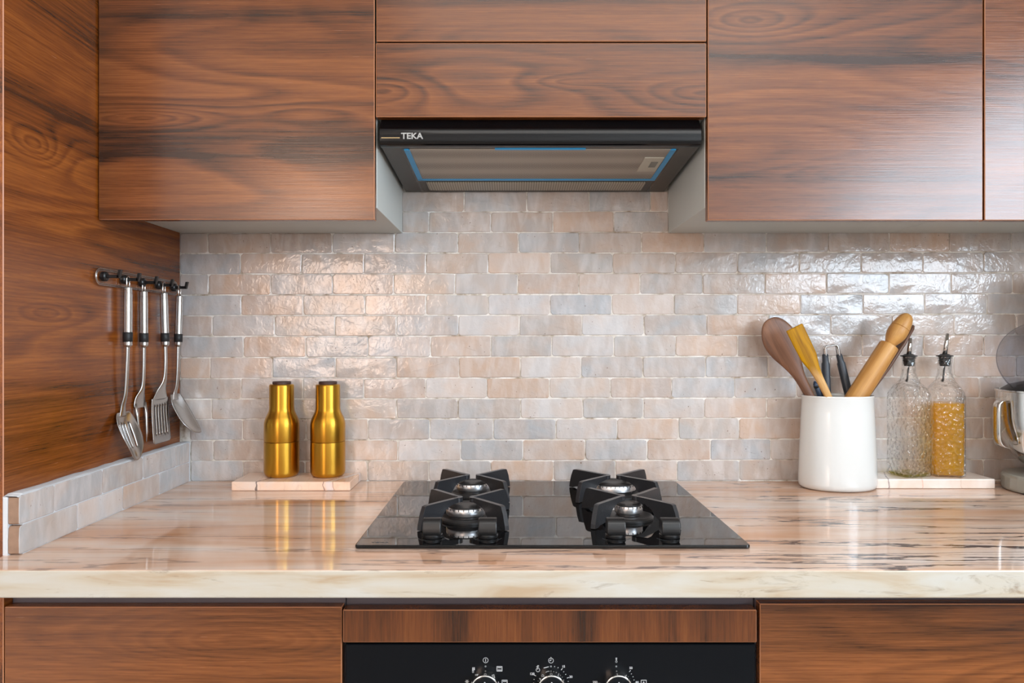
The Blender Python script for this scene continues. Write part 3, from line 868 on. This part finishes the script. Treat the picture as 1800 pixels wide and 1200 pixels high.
def burner(cx, d, r):
    c = (cx, Y(d), ZG)
    b = obj('burner', lathe(B(), [(.0001, .0085), (r * .88, .0085), (r * .90, .0095), (r * .98, .0112), (r, .0122), (r, .0212), (r * .975, .0230), (r * .93, .0234), (.0001, .0234)], c, 56), M['alu'], t); auto_smooth(b)
    o = obj('burner_cap', lathe(B(), [(r * .90, .0232), (r * .91, .0246), (r * .87, .0258), (r * .60, .0264), (r * .58, .0258), (.0001, .0258)], c, 48), M['burner_black'], b); auto_smooth(o)
    rb = max(r * 1.22, .041)
    o = obj('burner_base', lathe(B(), [(rb * 1.04, .0002), (rb * 1.04, .0034), (rb * .99, .0058), (rb * .90, .0068), (r * .86, .0068), (r * .84, .0088)], c, 48), M['burner_black'], b); auto_smooth(o)
    n = max(20, int(r * 760))
    bm = B()
    for k in range(n):
        a = 2 * math.pi * (k + .5) / n
        q = Matrix.Translation(Vector(c) + Vector((math.cos(a) * r * .985, math.sin(a) * r * .985, .0216))) @ Matrix.Rotation(a, 4, 'Z')
        bb = bmesh.ops.create_cube(bm, size=1.0)
        bmesh.ops.transform(bm, matrix=q @ Matrix.Diagonal((.0024, .0011, .0030, 1)), verts=bb['verts'])
    o = obj('flame_port', bm, M['burner_black'], b); o['kind'] = 'stuff'
    return b
BUR = [(-.0784, 1.2635, .0340, .064), (-.0780, 1.4735, .0336, .064), (.2013, 1.4700, .0440, .0715), (.2008, 1.2750, .0242, .0635)]
def support(cx, d, spread):
    cy = Y(d)
    bm = B()
    th = .0082
    for sx in (-1, 1):
        ax = cx + sx * .0098
        # two plate-like arms
        for sy in (-1, 1):
            ex, ey = spread - .0098, .070
            L = math.hypot(ex, ey)
            dx, dy = sx * ex / L, sy * ey / L
            s0 = .012
            prof = [(s0, .0390), (L - .005, .0390), (L, .0376), (L + .0055, .0255), (L + .0100, .0085), (L + .0110, .0012), (L + .0010, .0012), (L - .005, .0040), (L - .018, .0050), (L * .66, .0085), (L * .56, .0140), (L * .48, .0225), (L * .34, .0290), (s0, .0312)]
            nx, ny = -dy, dx
            pts = [Vector((ax + dx * s - nx * th / 2, cy + dy * s - ny * th / 2, ZG + z)) for s, z in prof]
            extrude_poly(bm, pts, Vector((nx * th, ny * th, 0)))
        # rounded nose joining the arms
        ex, ey = spread - .0098, .070
        L = math.hypot(ex, ey); ux, uy = ex / L, ey / L
        path = smooth_path([(ux * .014, uy * .014), (ux * .008, uy * .0088), (.0016, .0050), (.0, .0), (.0016, -.0050), (ux * .008, -uy * .0088), (ux * .014, -uy * .014)], 3)
        prev = None
        for i, (px_, py_) in enumerate(path):
            a = path[max(i - 1, 0)]; b_ = path[min(i + 1, len(path) - 1)]
            tx, ty = b_[0] - a[0], b_[1] - a[1]; l = math.hypot(tx, ty); nx, ny = -ty / l, tx / l
            ring = []
            for s_, z_ in ((-1, .0312), (1, .0312), (1, .0390), (-1, .0390)):
                ring.append(bm.verts.new((ax + sx * (px_ + nx * s_ * th / 2), cy + py_ + ny * s_ * th / 2, ZG + z_)))
            if prev:
                for k in range(4): bm.faces.new((prev[k], prev[(k + 1) % 4], ring[(k + 1) % 4], ring[k]))
            else: bm.faces.new(ring)
            prev = ring
        bm.faces.new(prev[::-1])
    o = obj('pan_support', bm, M['iron'], t, bevel=.0020)
    return o
for cx, d, r, sp in BUR:
    burner(cx, d, r)
    support(cx, d, sp)
for px in (760, 857.5, 1082, 1177):
    d = 1.150
    c = Vector((PX(px, d), Y(d), ZG))
    k_ = obj('knob', lathe(B(), [(.0001, .0003), (.0152, .0003), (.0160, .0022), (.0160, .0050), (.0148, .0062), (.0001, .0062)], c, 36), M['knob_black'], t); auto_smooth(k_)
    prof = smooth_path([(-.0130, .0060), (-.0142, .0110), (-.0136, .0180), (-.0105, .0255), (-.0045, .0295), (.0040, .0300), (.0105, .0270), (.0138, .0200), (.0140, .0060)], 3)
    bm = B(); extrude_poly(bm, [c + Vector((-.0140, y, z)) for y, z in prof], Vector((.0280, 0, 0)))
    g_ = obj('grip', bm, M['knob_black'], k_, bevel=.0022)
    bm = B()
    for k in range(22):
        a = R(200 + 140 * k / 21)
        q = c + Vector((math.cos(a) * .0225, math.sin(a) * .0225, .00005))
        bb = bmesh.ops.create_cube(bm, size=.0007); bmesh.ops.translate(bm, verts=bb['verts'], vec=q)
    o = obj('dial_mark', bm, M['print_grey'], t); o['kind'] = 'stuff'

# ------------------------------------------------------------------ boards and mills
def board(name, x0, x1, d0, d1, h, mat, label):
    return obj(name, nb(x0, x1, Y(d0), Y(d1), ZW + .0003, ZW + h, bev=.0018, seg=2), mat, label=label, cat='board')
BH1, BH2 = .0190, .0205
board('serving_board', -.5825, -.3360, 1.535, 1.6425, BH1, M['board'], 'small pink marble board carrying the two brass mills')
board('serving_board', .7663, 1.0174, 1.557, 1.6425, BH2, M['board_pale'], 'small pale marble board carrying the two glass oil bottles')
for px, lab in ((495.2, 'tall brass bottle-shaped mill standing nearer the hanging utensils'), (576.4, 'tall brass bottle-shaped mill standing nearer the hob')):
    d = 1.602
    z0 = ZW + BH1
    x = PX(px, d)
    t = thing('grinder_mill', lab, 'mill', (x, Y(d), z0), 'brass mills on the pink board')
    c = (x, Y(d), z0)
    k = .0372
    o = obj('lower_body', lathe(B(), [(.0001, .0003), (.0285, .0003), (.0320, .0016), (.0352, .0052), (k, .0110), (k, .0748), (.0366, .0756), (.0001, .0756)], c, 64), M['brass'], t); auto_smooth(o)
    pr = [(.0001, .0762), (.0366, .0762), (k, .0770), (k, .1100)] + smooth_path([(k, .1100), (.0366, .1170), (.0340, .1260), (.0300, .1345), (.0272, .1415), (.0262, .1490)], 5) + [(.0261, .1950), (.0256, .1975), (.0240, .1985), (.0001, .1985)]
    o = obj('upper_body', lathe(B(), pr, c, 64), M['brass'], t); auto_smooth(o, 50)
    o = obj('wooden_cap', lathe(B(), [(.0190, .1980), (.0194, .2000), (.0194, .2035), (.0182, .2048), (.0001, .2050)], c, 40), M['dark_wood_cap'], t, label='dark wooden cap'); auto_smooth(o)

# ------------------------------------------------------------------ utensil crock and what stands in it
DC = 1.572
cx = PX(1472, DC); cz = ZW
cyc = Y(DC)
ay, ab = .77, None
pr = [(.0001, .0004), (.0700, .0004), (.0755, .0018), (.0795, .0065), (.0808, .0130), (.0802, .0300), (.0778, .0900), (.0745, .1600), (.0728, .1900), (.0736, .1925), (.0742, .1945), (.0736, .1962), (.0722, .1958), (.0712, .1930), (.0728, .1600), (.0762, .0900), (.0785, .0300), (.0770, .0080), (.0700, .0040), (.0001, .0040)]
o = obj('utensil_crock', lathe(B(), pr, (cx, cyc, cz), 72, sy=ay), M['enamel'], label='white oval enamel utensil crock standing on the worktop', cat='crock'); auto_smooth(o, 60)

def axis_loft(px0, py0, px1, py1, d0, d1, st, mat, name, label, cat, n=16):
    """st: (distance in px along the axis, half width px, half thickness px)"""
    a, c = P(px0, py0, d0), P(px1, py1, d1)
    L = math.hypot(px1 - px0, py1 - py0)
    ax = (c - a).normalized(); s = d0 / F
    u = ax.cross(Vector((0, 1, 0))).normalized(); nr = u.cross(ax).normalized()
    return obj(name, loft(B(), [(a + (c - a) * (q / L), hw * s, ht * s) for q, hw, ht in st], u, nr, n), mat, smooth=True, label=label, cat=cat)
axis_loft(1352, 560.5, 1424, 697, 1.590, 1.590, smooth_path([(0, 5, 2), (3, 13, 3), (12, 21.5, 4), (28, 28.5, 4.6), (45, 30, 5), (65, 26, 5.4), (85, 18.5, 5.6), (105, 12, 5.8), (125, 9, 6), (155, 8, 6), (250, 7.5, 6)], 4),
          M['spoon_wood'], 'wooden_spoon', 'big dark wooden spoon with a round head leaning left in the crock', 'spoon', 20)
mat_sp, _f = spatula_mat()
o = axis_loft(1396, 575, 1456, 697, 1.530, 1.530, [(0, 15.5, 1.2), (2, 16, 1.8), (30, 15.8, 2.4), (58, 15, 3), (68, 12.8, 3.4), (80, 9.6, 4), (100, 7.2, 4.4), (135, 6.2, 4.6), (240, 6, 4.6)],
          mat_sp, 'wooden_spatula', 'flat wooden spatula with a yellow-stained blade, leaning in the white crock', 'spatula')
axis_loft(1606, 572, 1520, 700, 1.612, 1.606, [(0, 2, 1.5), (6, 3.5, 6), (40, 4.2, 12), (90, 4.4, 14), (130, 4.2, 9), (160, 4, 6), (235, 4, 6)],
          M['dark_spat'], 'wooden_spatula', 'thin dark wooden spatula seen edge-on behind the rolling pin', 'spatula')
# rolling pin
t = None
a, c = P(1597.5, 552, 1.562), P(1506, 697, 1.562)
ax = (c - a).normalized(); s = 1.562 / F
t = thing('rolling_pin', 'beech rolling pin leaning right in the white crock', 'rolling pin', P(1455, 778, 1.562))
u = ax.cross(Vector((0, 1, 0))).normalized(); nr = u.cross(ax).normalized()
def rl(st, name, mat, lab=None):
    bm = B(); rings = []
    for q, r_ in st:
        cc = a + ax * (q * s)
        rings.append([bm.verts.new(cc + (u * math.cos(2 * math.pi * k / 28) + nr * math.sin(2 * math.pi * k / 28)) * r_ * s) for k in range(28)])
    for p_, q_ in zip(rings, rings[1:]):
        for k in range(28): bm.faces.new((p_[k], p_[(k + 1) % 28], q_[(k + 1) % 28], q_[k]))
    bm.faces.new(rings[0]); bm.faces.new(rings[-1])
    o = obj(name, bm, mat, t, label=lab); auto_smooth(o, 40); return o
rl(smooth_path([(0, 2), (2, 7), (8, 11.5), (18, 14.4), (27.6, 16.0)], 3) + [(28.2, 15.3), (28.8, 16.1)] + smooth_path([(28.8, 16.1), (38, 16.6), (48, 15), (57, 11.2), (62, 8.8), (65, 8.6)], 3), 'handle', M['pin_wood'])
rl([(63.5, 6), (63.6, 14), (64.6, 15.9), (67, 16.6), (110, 17.2), (170, 17.4), (240, 17), (242, 6)], 'roller', M['pin_wood'])
# tongs
t = thing('kitchen_tongs', 'steel tongs with charcoal grips standing handle up in the white crock', 'tongs', P(1468, 780, 1.606))
for (p0, p1, nm) in (((1450.5, 622), (1456, 760), 'grip'), ((1474.5, 622), (1508, 760), 'grip')):
    A, C = P(*p0, 1.606), P(*p1, 1.606)
    axv = (C - A).normalized(); uu = axv.cross(Vector((0, 1, 0))).normalized(); nn = uu.cross(axv).normalized()
    L = (C - A).length; s = 1.606 / F
    obj(nm, loft(B(), [(A, 4.2 * s, 3 * s), (A + axv * 2 * s, 4.8 * s, 5 * s), (A + axv * 14 * s, 4.9 * s, 6 * s), (A + axv * 17 * s, 6.4 * s, 7 * s), (A + axv * 90 * s, 6.6 * s, 7 * s), (C, 6 * s, 6 * s)], uu, nn, 14), M['tong_grey'], t, smooth=True)
lp = smooth_path([tuple(P(1450.5, 626, 1.606)), tuple(P(1449.5, 612, 1.606)), tuple(P(1452.5, 608.2, 1.606)), tuple(P(1460, 607.5, 1.606)), tuple(P(1468, 606.4, 1.606)), tuple(P(1471.5, 610, 1.606)), tuple(P(1474.5, 626, 1.606))], 5)
bm = B()
for yy in (-.0045, .0045):
    tube(bm, [Vector(p) + Vector((0, yy, 0)) for p in lp], .0019, 8)
for i in range(0, len(lp) - 1):
    q = [Vector(lp[i]), Vector(lp[i + 1])]
    vs = [bm.verts.new(q[0] + Vector((0, -.0045, 0))), bm.verts.new(q[0] + Vector((0, .0045, 0))), bm.verts.new(q[1] + Vector((0, .0045, 0))), bm.verts.new(q[1] + Vector((0, -.0045, 0)))]
    bm.faces.new(vs)
obj('spring_head', bm, M['steel'], t, smooth=True)
for (p0, p1) in (((1450.5, 612), (1451, 626)), ((1472, 612), (1475, 626))):
    obj('arm_plate', tube(B(), [P(*p0, 1.606), P(*p1, 1.606)], .0042, 10), M['steel'], t)
# navy handle between spoon and spatula
t = thing('peeler_handle', 'navy plastic utensil handle just showing between the wooden spoon and the stained spatula', 'utensil', P(1455, 760, 1.545))
A, C = P(1431.5, 670, 1.616), P(1457, 730, 1.616)
axv = (C - A).normalized(); uu = axv.cross(Vector((0, 1, 0))).normalized(); nn = uu.cross(axv).normalized(); s = 1.616 / F
obj('grip', loft(B(), [(A, 1.4 * s, 1.5 * s), (A + axv * 5 * s, 4 * s, 4 * s), (A + axv * 30 * s, 5.4 * s, 5 * s), (C, 5 * s, 4 * s)], uu, nn, 14), M['blue_handle'], t, smooth=True)
obj('ferrule', tube(B(), [A + axv * 8 * s - nn * .0, A + axv * 12 * s], 5.0 * s, 14), M['rubber'], t, smooth=True)

# ------------------------------------------------------------------ oil bottles
def sq_ring(bm, c, half, corner, z, ang, n=8):
    """rounded square ring"""
    out = []
    corner = min(corner, half * .999)
    for q in range(4):
        ccx, ccy = [(1, 1), (-1, 1), (-1, -1), (1, -1)][q]
        for k in range(n):
            a = R(90 * q + 90 * k / (n - 1))
            x = ccx * (half - corner) + corner * math.cos(a); y = ccy * (half - corner) + corner * math.sin(a)
            out.append(bm.verts.new((c[0] + x * math.cos(ang) - y * math.sin(ang), c[1] + x * math.sin(ang) + y * math.cos(ang), z)))
    return out
def sq_shell(bm, c, st, ang, cap0=True, cap1=True):
    rings = [sq_ring(bm, c, h, co, z, ang) for h, co, z in st]
    n = len(rings[0])
    for a, b_ in zip(rings, rings[1:]):
        for k in range(n): bm.faces.new((a[k], a[(k + 1) % n], b_[(k + 1) % n], b_[k]))
    if cap0: bm.faces.new(rings[0][::-1])
    if cap1: bm.faces.new(rings[-1])
    return bm
DB = 1.602
ZBB = ZW + BH2
def bottle(px, ang, label, oil_px, spout_lean, top_px):
    x = PX(px, DB); c = (x, Y(DB)); h = .0322
    t = thing('oil_bottle', label, 'bottle', (x, Y(DB), ZBB), 'square oil bottles on the pale board')
    zs = PZ(692, DB); zn = PZ(663, DB); zt = PZ(627, DB)
    pts = [(h - .003, .006, ZBB + .0004), (h, .007, ZBB + .003), (h, .007, zs - .004)] + smooth_path([(h, .007, zs - .004), (h * .985, .012, zs + .004), (h * .88, .02, zs + .016), (.0205, .0195, zs + .027), (.0160, .0159, zn + .004), (.0140, .0139, zn + .016), (.0130, .0129, zt - .004)], 4)[1:] + [(.0150, .0149, zt - .0035), (.0152, .0151, zt)]
    bm = B(); sq_shell(bm, c, pts, ang, True, False)
    o = obj('glass_body', bm, M['bottle_glass'], t); auto_smooth(o, 50)
    zo = PZ(oil_px, DB)
    hi = h - .0025
    if zo > ZBB + .03:
        lst = [(hi - .003, .006, ZBB + .004), (hi, .007, ZBB + .006), (hi, .007, zo)]
        m_ = M['oil']
    else:
        lst = [(hi - .003, .006, ZBB + .0025), (hi, .007, ZBB + .004), (hi, .007, zo)]
        m_ = M['oil_film']
    bm = B(); sq_shell(bm, c, lst, ang)
    o = obj('oil', bm, m_, t, label='golden oil'); auto_smooth(o, 50)
    C3 = (x, Y(DB), zt)
    o = obj('stopper', lathe(B(), [(.0001, -.020), (.0088, -.020), (.0100, -.016), (.0112, -.012), (.0100, -.0115), (.0118, -.007), (.0104, -.0065), (.0126, .0005), (.0168, .0010), (.0170, .0028), (.0120, .0036), (.0080, .0062), (.0001, .0066)], C3, 30), M['rubber'], t); auto_smooth(o)
    b0 = Vector(C3) + Vector((0, 0, .004)); b1 = Vector((PX(px + spout_lean, DB), Y(DB), PZ(top_px, DB)))
    obj('spout', tube(B(), [b0, b0.lerp(b1, .5), b1], [.0050, .0046, .0034], 14), M['chrome'], t, smooth=True)
    obj('breather_tube', tube(B(), [Vector(C3) + Vector((0, 0, -.019)), Vector(C3) + Vector((-.002, 0, -.035)), Vector(C3) + Vector((-.003, 0, -.048)), Vector(C3) + Vector((-.005, 0, -.054))], [.0016, .0016, .0020, .0026], 8), M['rubber'], t, smooth=True)
    return t
bottle(1597.5, R(14), 'nearly empty square glass oil bottle with a metal pourer, beside the white crock', 829.5, 3, 594)
bottle(1660.5, R(-11), 'square glass bottle two thirds full of golden oil, nearer the mixer', 707, 5, 586)

# ------------------------------------------------------------------ rail with hanging utensils
ZR = 1.3255
t = thing('hook_rail', 'clear acrylic rail with five black hooks on the tall cabinet side', 'rail', (XP, Y(1.461), ZR - .0145))
def stadium(d0, d1, r, z):
    pts = []
    for k in range(13): a = R(90 + 180 * k / 12); pts.append((Y(d0) + r + r * math.cos(a), z + r * math.sin(a)))
    for k in range(13): a = R(-90 + 180 * k / 12); pts.append((Y(d1) - r + r * math.cos(a), z + r * math.sin(a)))
    return pts
extr = [Vector((XP + .0004, y, z)) for y, z in stadium(1.300, 1.620, .0150, ZR)]
bm = B(); extrude_poly(bm, extr, Vector((.0050, 0, 0)))
obj('back_plate', bm, M['acrylic'], t, bevel=.001)
for r_, xo in ((.0146, .0056), (.0118, .0056)):
    ring = [Vector((XP + xo, y, z)) for y, z in stadium(1.3004 + (.0150 - r_), 1.6196 - (.0150 - r_), r_, ZR)]
    obj('rim', tube(B(), ring, .0009, 6, closed=True), M['steel'], t, smooth=True)
HK = [1.325, 1.393, 1.461, 1.529, 1.597]
for d in HK:
    c = (XP + .0045, Y(d), ZR + .001)
    h_ = obj('hook', lathe(B(), [(.0086, .0), (.0086, .0065), (.0070, .0085), (.0040, .0090), (.0040, .0100)], c, 20, 'X'), M['hook_black'], t); auto_smooth(h_)
    bm = B()
    box(bm, c[0] + .008, c[0] + .031, c[1] - .0033, c[1] + .0033, c[2] - .0030, c[2] + .0030, bev=.001)
    bb = B()
    tp = [Vector((c[0] + .0265, c[1] - .0033, c[2] - .003)), Vector((c[0] + .0310, c[1] - .0033, c[2] - .003)), Vector((c[0] + .0345, c[1] - .0033, c[2] + .0120)), Vector((c[0] + .0298, c[1] - .0033, c[2] + .0120))]
    extrude_poly(bm, tp, Vector((0, .0066, 0)))
    obj('prong', bm, M['hook_black'], h_)

def utensil(name, label, cat, d, px_top, py_top, px_bot, py_bot):
    """steel handle with rubber band and wire loop, hung on the hook at depth d"""
    top, bot = P(px_top, py_top, d), P(px_bot, py_bot, d)
    t = thing(name, label, cat, (bot.x, Y(d), bot.z), 'steel utensils hanging from the rail')
    ax = (bot - top).normalized(); L = (bot - top).length
    def along(q): return top + ax * q
    r = .0079
    o = obj('handle', tube(B(), [along(q) for q in (0, .0008, .010, .0102, .0112, .0114, L * .75, L * .755, L - .0028, L - .002, L)], [r * .80, r * .93, r * .95, r * .84, r * .84, r * .98, r, r * 1.02, r * 1.02, r * .9, r * .75], 22), M['steel'], t); auto_smooth(o)
    obj('band', tube(B(), [along(L * .755), along(L * .76), along(L * .915), along(L * .92)], [r * 1.02, r * 1.10, r * 1.10, r * 1.02], 22), M['rubber'], t, smooth=True)
    hx = top.x
    lw = .0040
    zt = ZR + .0062
    pth = [Vector((hx, Y(d) - lw * 1.15, top.z - .002)), Vector((hx, Y(d) - lw * 1.25, top.z + .006)), Vector((hx, Y(d) - lw * 1.2, zt - .003)), Vector((hx, Y(d) - lw * .6, zt)), Vector((hx, Y(d), zt + .0006)), Vector((hx, Y(d) + lw * .6, zt)), Vector((hx, Y(d) + lw * 1.2, zt - .003)), Vector((hx, Y(d) + lw * 1.25, top.z + .006)), Vector((hx, Y(d) + lw * 1.15, top.z - .002))]
    obj('hanging_loop', tube(B(), pth, .0014, 8), M['chrome'], t, smooth=True)
    return t, bot
def shaft(t, d, pts, wid, mat=None, thk=.0028):
    """pts: (x, z), wid: half width along Y per point"""
    sm = smooth_path([(x, z, w_, k_) for (x, z), w_, k_ in zip(pts, wid, thk if isinstance(thk, (list, tuple)) else [thk] * len(pts))], 5)
    bm = B(); rings = []
    n = 12
    for i, (x, z, w_, k_) in enumerate(sm):
        a = sm[max(i - 1, 0)]; b_ = sm[min(i + 1, len(sm) - 1)]
        tx, tz = b_[0] - a[0], b_[1] - a[1]; l = math.hypot(tx, tz); nx, nz = -tz / l, tx / l
        rings.append([bm.verts.new((x + nx * k_ * math.sin(2 * math.pi * k / n), Y(d) + w_ * math.cos(2 * math.pi * k / n), z + nz * k_ * math.sin(2 * math.pi * k / n))) for k in range(n)])
    for a, b_ in zip(rings, rings[1:]):
        for k in range(n): bm.faces.new((a[k], a[(k + 1) % n], b_[(k + 1) % n], b_[k]))
    bm.faces.new(rings[0]); bm.faces.new(rings[-1])
    return obj('shaft', bm, M['steel'], t, smooth=True)
def head(name, t, d, line, widf, cup, slots=None, nu=28, nv=21, thick=.0012, tipcut=0.0):
    """sheet-metal head: line = centre line (x, z) points; widf(u) half width along Y; cup(u) depth of the hollow; slots=(u0,u1,set of columns)"""
    sm = smooth_path(line, 12)
    def at(u):
        q = u * (len(sm) - 1); i = min(int(q), len(sm) - 2); f = q - i
        return (sm[i][0] * (1 - f) + sm[i + 1][0] * f, sm[i][1] * (1 - f) + sm[i + 1][1] * f)
    bm = B(); grid = []
    for i in range(nu + 1):
        u = i / nu; x, z = at(u)
        a = at(max(0, u - .02)); b_ = at(min(1, u + .02)); tx, tz = b_[0] - a[0], b_[1] - a[1]; l = math.hypot(tx, tz)
        nx, nz = tz / l, -tx / l          # towards the panel when the line runs down
        row = []
        for k in range(nv + 1):
            v = -1 + 2 * k / nv
            cc = cup(u) * (1 - v * v)
            row.append(bm.verts.new((x + nx * cc, Y(d) + widf(u) * v, z + nz * cc + tipcut * v * u * u)))
        grid.append(row)
    for i in range(nu):
        u = (i + .5) / nu
        for k in range(nv):
            if slots and slots[0] < u < slots[1] and k in slots[2]: continue
            bm.faces.new((grid[i][k], grid[i][k + 1], grid[i + 1][k + 1], grid[i + 1][k]))
    o = obj(name, bm, M['steel'], t, smooth=True)
    s = o.modifiers.new('solidify', 'SOLIDIFY'); s.thickness = thick; s.offset = 0
    return o
# slotted spoon
d = HK[1]
t, bt = utensil('slotted_spoon', 'steel slotted serving spoon hanging nearest the room on the rail', 'spoon', d, 225, 505, 224.5, 609)
q = lambda px, py: (PX(px, d), PZ(py, d))
shaft(t, d, [q(224.5, 608), q(223.5, 640), q(221, 690), q(217, 712), q(216, 732)], [.0050, .0050, .0056, .0080, .0120], thk=[.0036, .0034, .0030, .0022, .0012])
wf_ = lambda u: .0335 * (max(0.0, math.sin(math.pi * min(1, (u * .90 + .10)) ** .85)) ** .62) + .0012
head('bowl', t, d, [q(216, 724), q(224, 744), q(234, 766), q(241, 788), q(242, 808)], wf_, lambda u: .012 * math.sin(math.pi * u) ** .8, slots=(.22, .70, {5, 9, 12, 16}), nv=22)
# meat fork
d = HK[2]
t, bt = utensil('serving_fork', 'steel two-pronged serving fork hanging second on the rail', 'fork', d, 252.5, 512, 253, 609)
q = lambda px, py: (PX(px, d), PZ(py, d))
shaft(t, d, [q(253, 608), q(252.5, 650), q(251, 680), q(246.5, 698), q(246, 712), q(247, 716)], [.0048, .0048, .0065, .0190, .0235, .0200], thk=[.0034, .0034, .0028, .0016, .0013, .001])
for s_ in (-1, 1):
    pts = [Vector((PX(px, d), Y(d) + s_ * w_, PZ(py, d))) for px, py, w_ in ((246.5, 708, .0185), (249, 730, .0175), (251, 760, .0150), (251, 778, .0140))]
    obj('prong', tube(B(), pts, [.0030, .0034, .0030, .0010], 10), M['steel'], t, smooth=True)
# slotted turner
d = HK[3]
t, bt = utensil('slotted_turner', 'steel slotted turner with a flat blade hanging third on the rail', 'turner', d, 288, 515, 290.5, 608)
q = lambda px, py: (PX(px, d), PZ(py, d))
shaft(t, d, [q(290.5, 607), q(291, 640), q(289.5, 668), q(284, 686), q(281.5, 702)], [.0050, .0050, .0078, .0200, .0340], thk=[.0034, .0034, .0026, .0013, .0007])
wt = lambda u: .0345 + .0035 * u if u > .03 else .033
head('blade', t, d, [q(281.5, 699), q(281.5, 720), q(283, 745), q(285.5, 777)], lambda u: .0352 + .003 * u - (.008 * max(0, (u - .93) / .07) ** 2), lambda u: 0.0, slots=(.20, .84, {3, 6, 9, 12, 15}), nv=19, nu=24, thick=.0013)
# solid spoon
d = HK[4]
t, bt = utensil('serving_spoon', 'steel solid serving spoon hanging nearest the tiled wall on the rail', 'spoon', d, 315.5, 520, 313, 608)
q = lambda px, py: (PX(px, d), PZ(py, d))
shaft(t, d, [q(313, 607), q(312.5, 640), q(311, 676), q(308, 690), q(309, 702)], [.0048, .0048, .0056, .0080, .0140], thk=[.0034, .0034, .0028, .002, .001])
wf2 = lambda u: .0330 * (max(0.0, math.sin(math.pi * min(1, (u * .90 + .10)) ** .85)) ** .62) + .0012
head('bowl', t, d, [q(307.5, 692), q(317, 712), q(330, 735), q(342, 751), q(352, 760)], wf2, lambda u: .010 * math.sin(math.pi * u) ** .8, nv=18)

# ------------------------------------------------------------------ stand mixer at the right edge
DM = 1.53
mx, my = PX(1764, DM) + .110, Y(DM)
my = Y(1.528)
t = thing('stand_mixer', 'stand mixer with polished steel bowl and raised clear splash shield', 'mixer', (mx + .10, my, ZW))
bm = B()
pts = []
bx0, bx1 = mx - .098, mx + .26
poly = []
for k in range(17): a = R(90 + 180 * k / 16); poly.append(Vector((bx0 + .098 + .098 * math.cos(a), my + .098 * math.sin(a), ZW + .0006)))
for k in range(9): a = R(-90 + 180 * k / 8); poly.append(Vector((bx1 - .08 + .08 * math.cos(a), my + .08 * math.sin(a), ZW + .0006)))
extrude_poly(bm, poly, Vector((0, 0, .034)))
obj('base', bm, M['mixer_grey'], t, bevel=.006)
zr = PZ(686, DM)
pr = [(.0001, ZW + .0345), (.052, ZW + .0345), (.054, ZW + .040), (.048, ZW + .044)] + smooth_path([(.048, ZW + .046), (.066, ZW + .060), (.084, ZW + .080), (.099, ZW + .108), (.1065, ZW + .140), (.1085, ZW + .170), (.1088, zr - .003)], 4) + [(.1115, zr - .002), (.1115, zr + .001), (.1080, zr + .0012), (.1070, zr - .004), (.105, ZW + .14), (.08, ZW + .08), (.0001, ZW + .06)]
o = obj('bowl', lathe(B(), [(r, z) for r, z in pr], (mx, my, 0), 72), M['chrome'], t); auto_smooth(o, 50)
hb = smooth_path([tuple(P(1766, 703, DM)), tuple(P(1757, 705, DM)), tuple(P(1752.5, 714, DM)), tuple(P(1752, 745, DM)), tuple(P(1753, 772, DM)), tuple(P(1759, 783, DM)), tuple(P(1770, 787, DM))], 5)
bm = loft(B(), [(Vector(p), .0042, .011) for p in hb], Vector((1, 0, 0)), Vector((0, 1, 0)), 12)
obj('bowl_handle', bm, M['chrome'], t, smooth=True)
o = obj('beater_hub', lathe(B(), [(.1000, zr - .002), (.0980, zr + .002), (.085, zr + .011), (.055, zr + .019), (.0001, zr + .022)], (mx, my, 0), 48), M['rubber'], t); auto_smooth(o, 60)
# pedestal and raised head, out of frame
obj('pedestal', nb(mx + .155, mx + .245, my - .05, my + .05, ZW + .030, ZW + .25, bev=.02, seg=3), M['mixer_grey'], t)
bm = B()
lathe(bm, [(.0001, -.17), (.030, -.165), (.052, -.14), (.062, -.08), (.064, .0), (.060, .10), (.045, .15), (.0001, .16)], (0, 0, 0), 32, 'X')
rotm = Matrix.Translation((mx + .145, my, ZW + .345)) @ Matrix.Rotation(R(32), 4, 'Y')
bmesh.ops.transform(bm, matrix=rotm, verts=bm.verts)
o = obj('motor_head', bm, M['mixer_grey'], t, smooth=True)
# shield: shallow clear cone with a central collar, tilted with the head
bm = B()
lathe(bm, [(.100, .0), (.0995, -.004), (.098, -.001), (.050, .016), (.034, .021), (.034, .026)], (0, 0, 0), 64, close=False)
rotm = Matrix.Translation((PX(1848, DM), my - .004, PZ(634, DM))) @ Matrix.Rotation(R(-34), 4, 'Y') @ Matrix.Rotation(R(50), 4, 'X')
bmesh.ops.transform(bm, matrix=rotm, verts=bm.verts)
o = obj('splash_shield', bm, M['smoky'], t, smooth=True)
s = o.modifiers.new('solidify', 'SOLIDIFY'); s.thickness = .0018
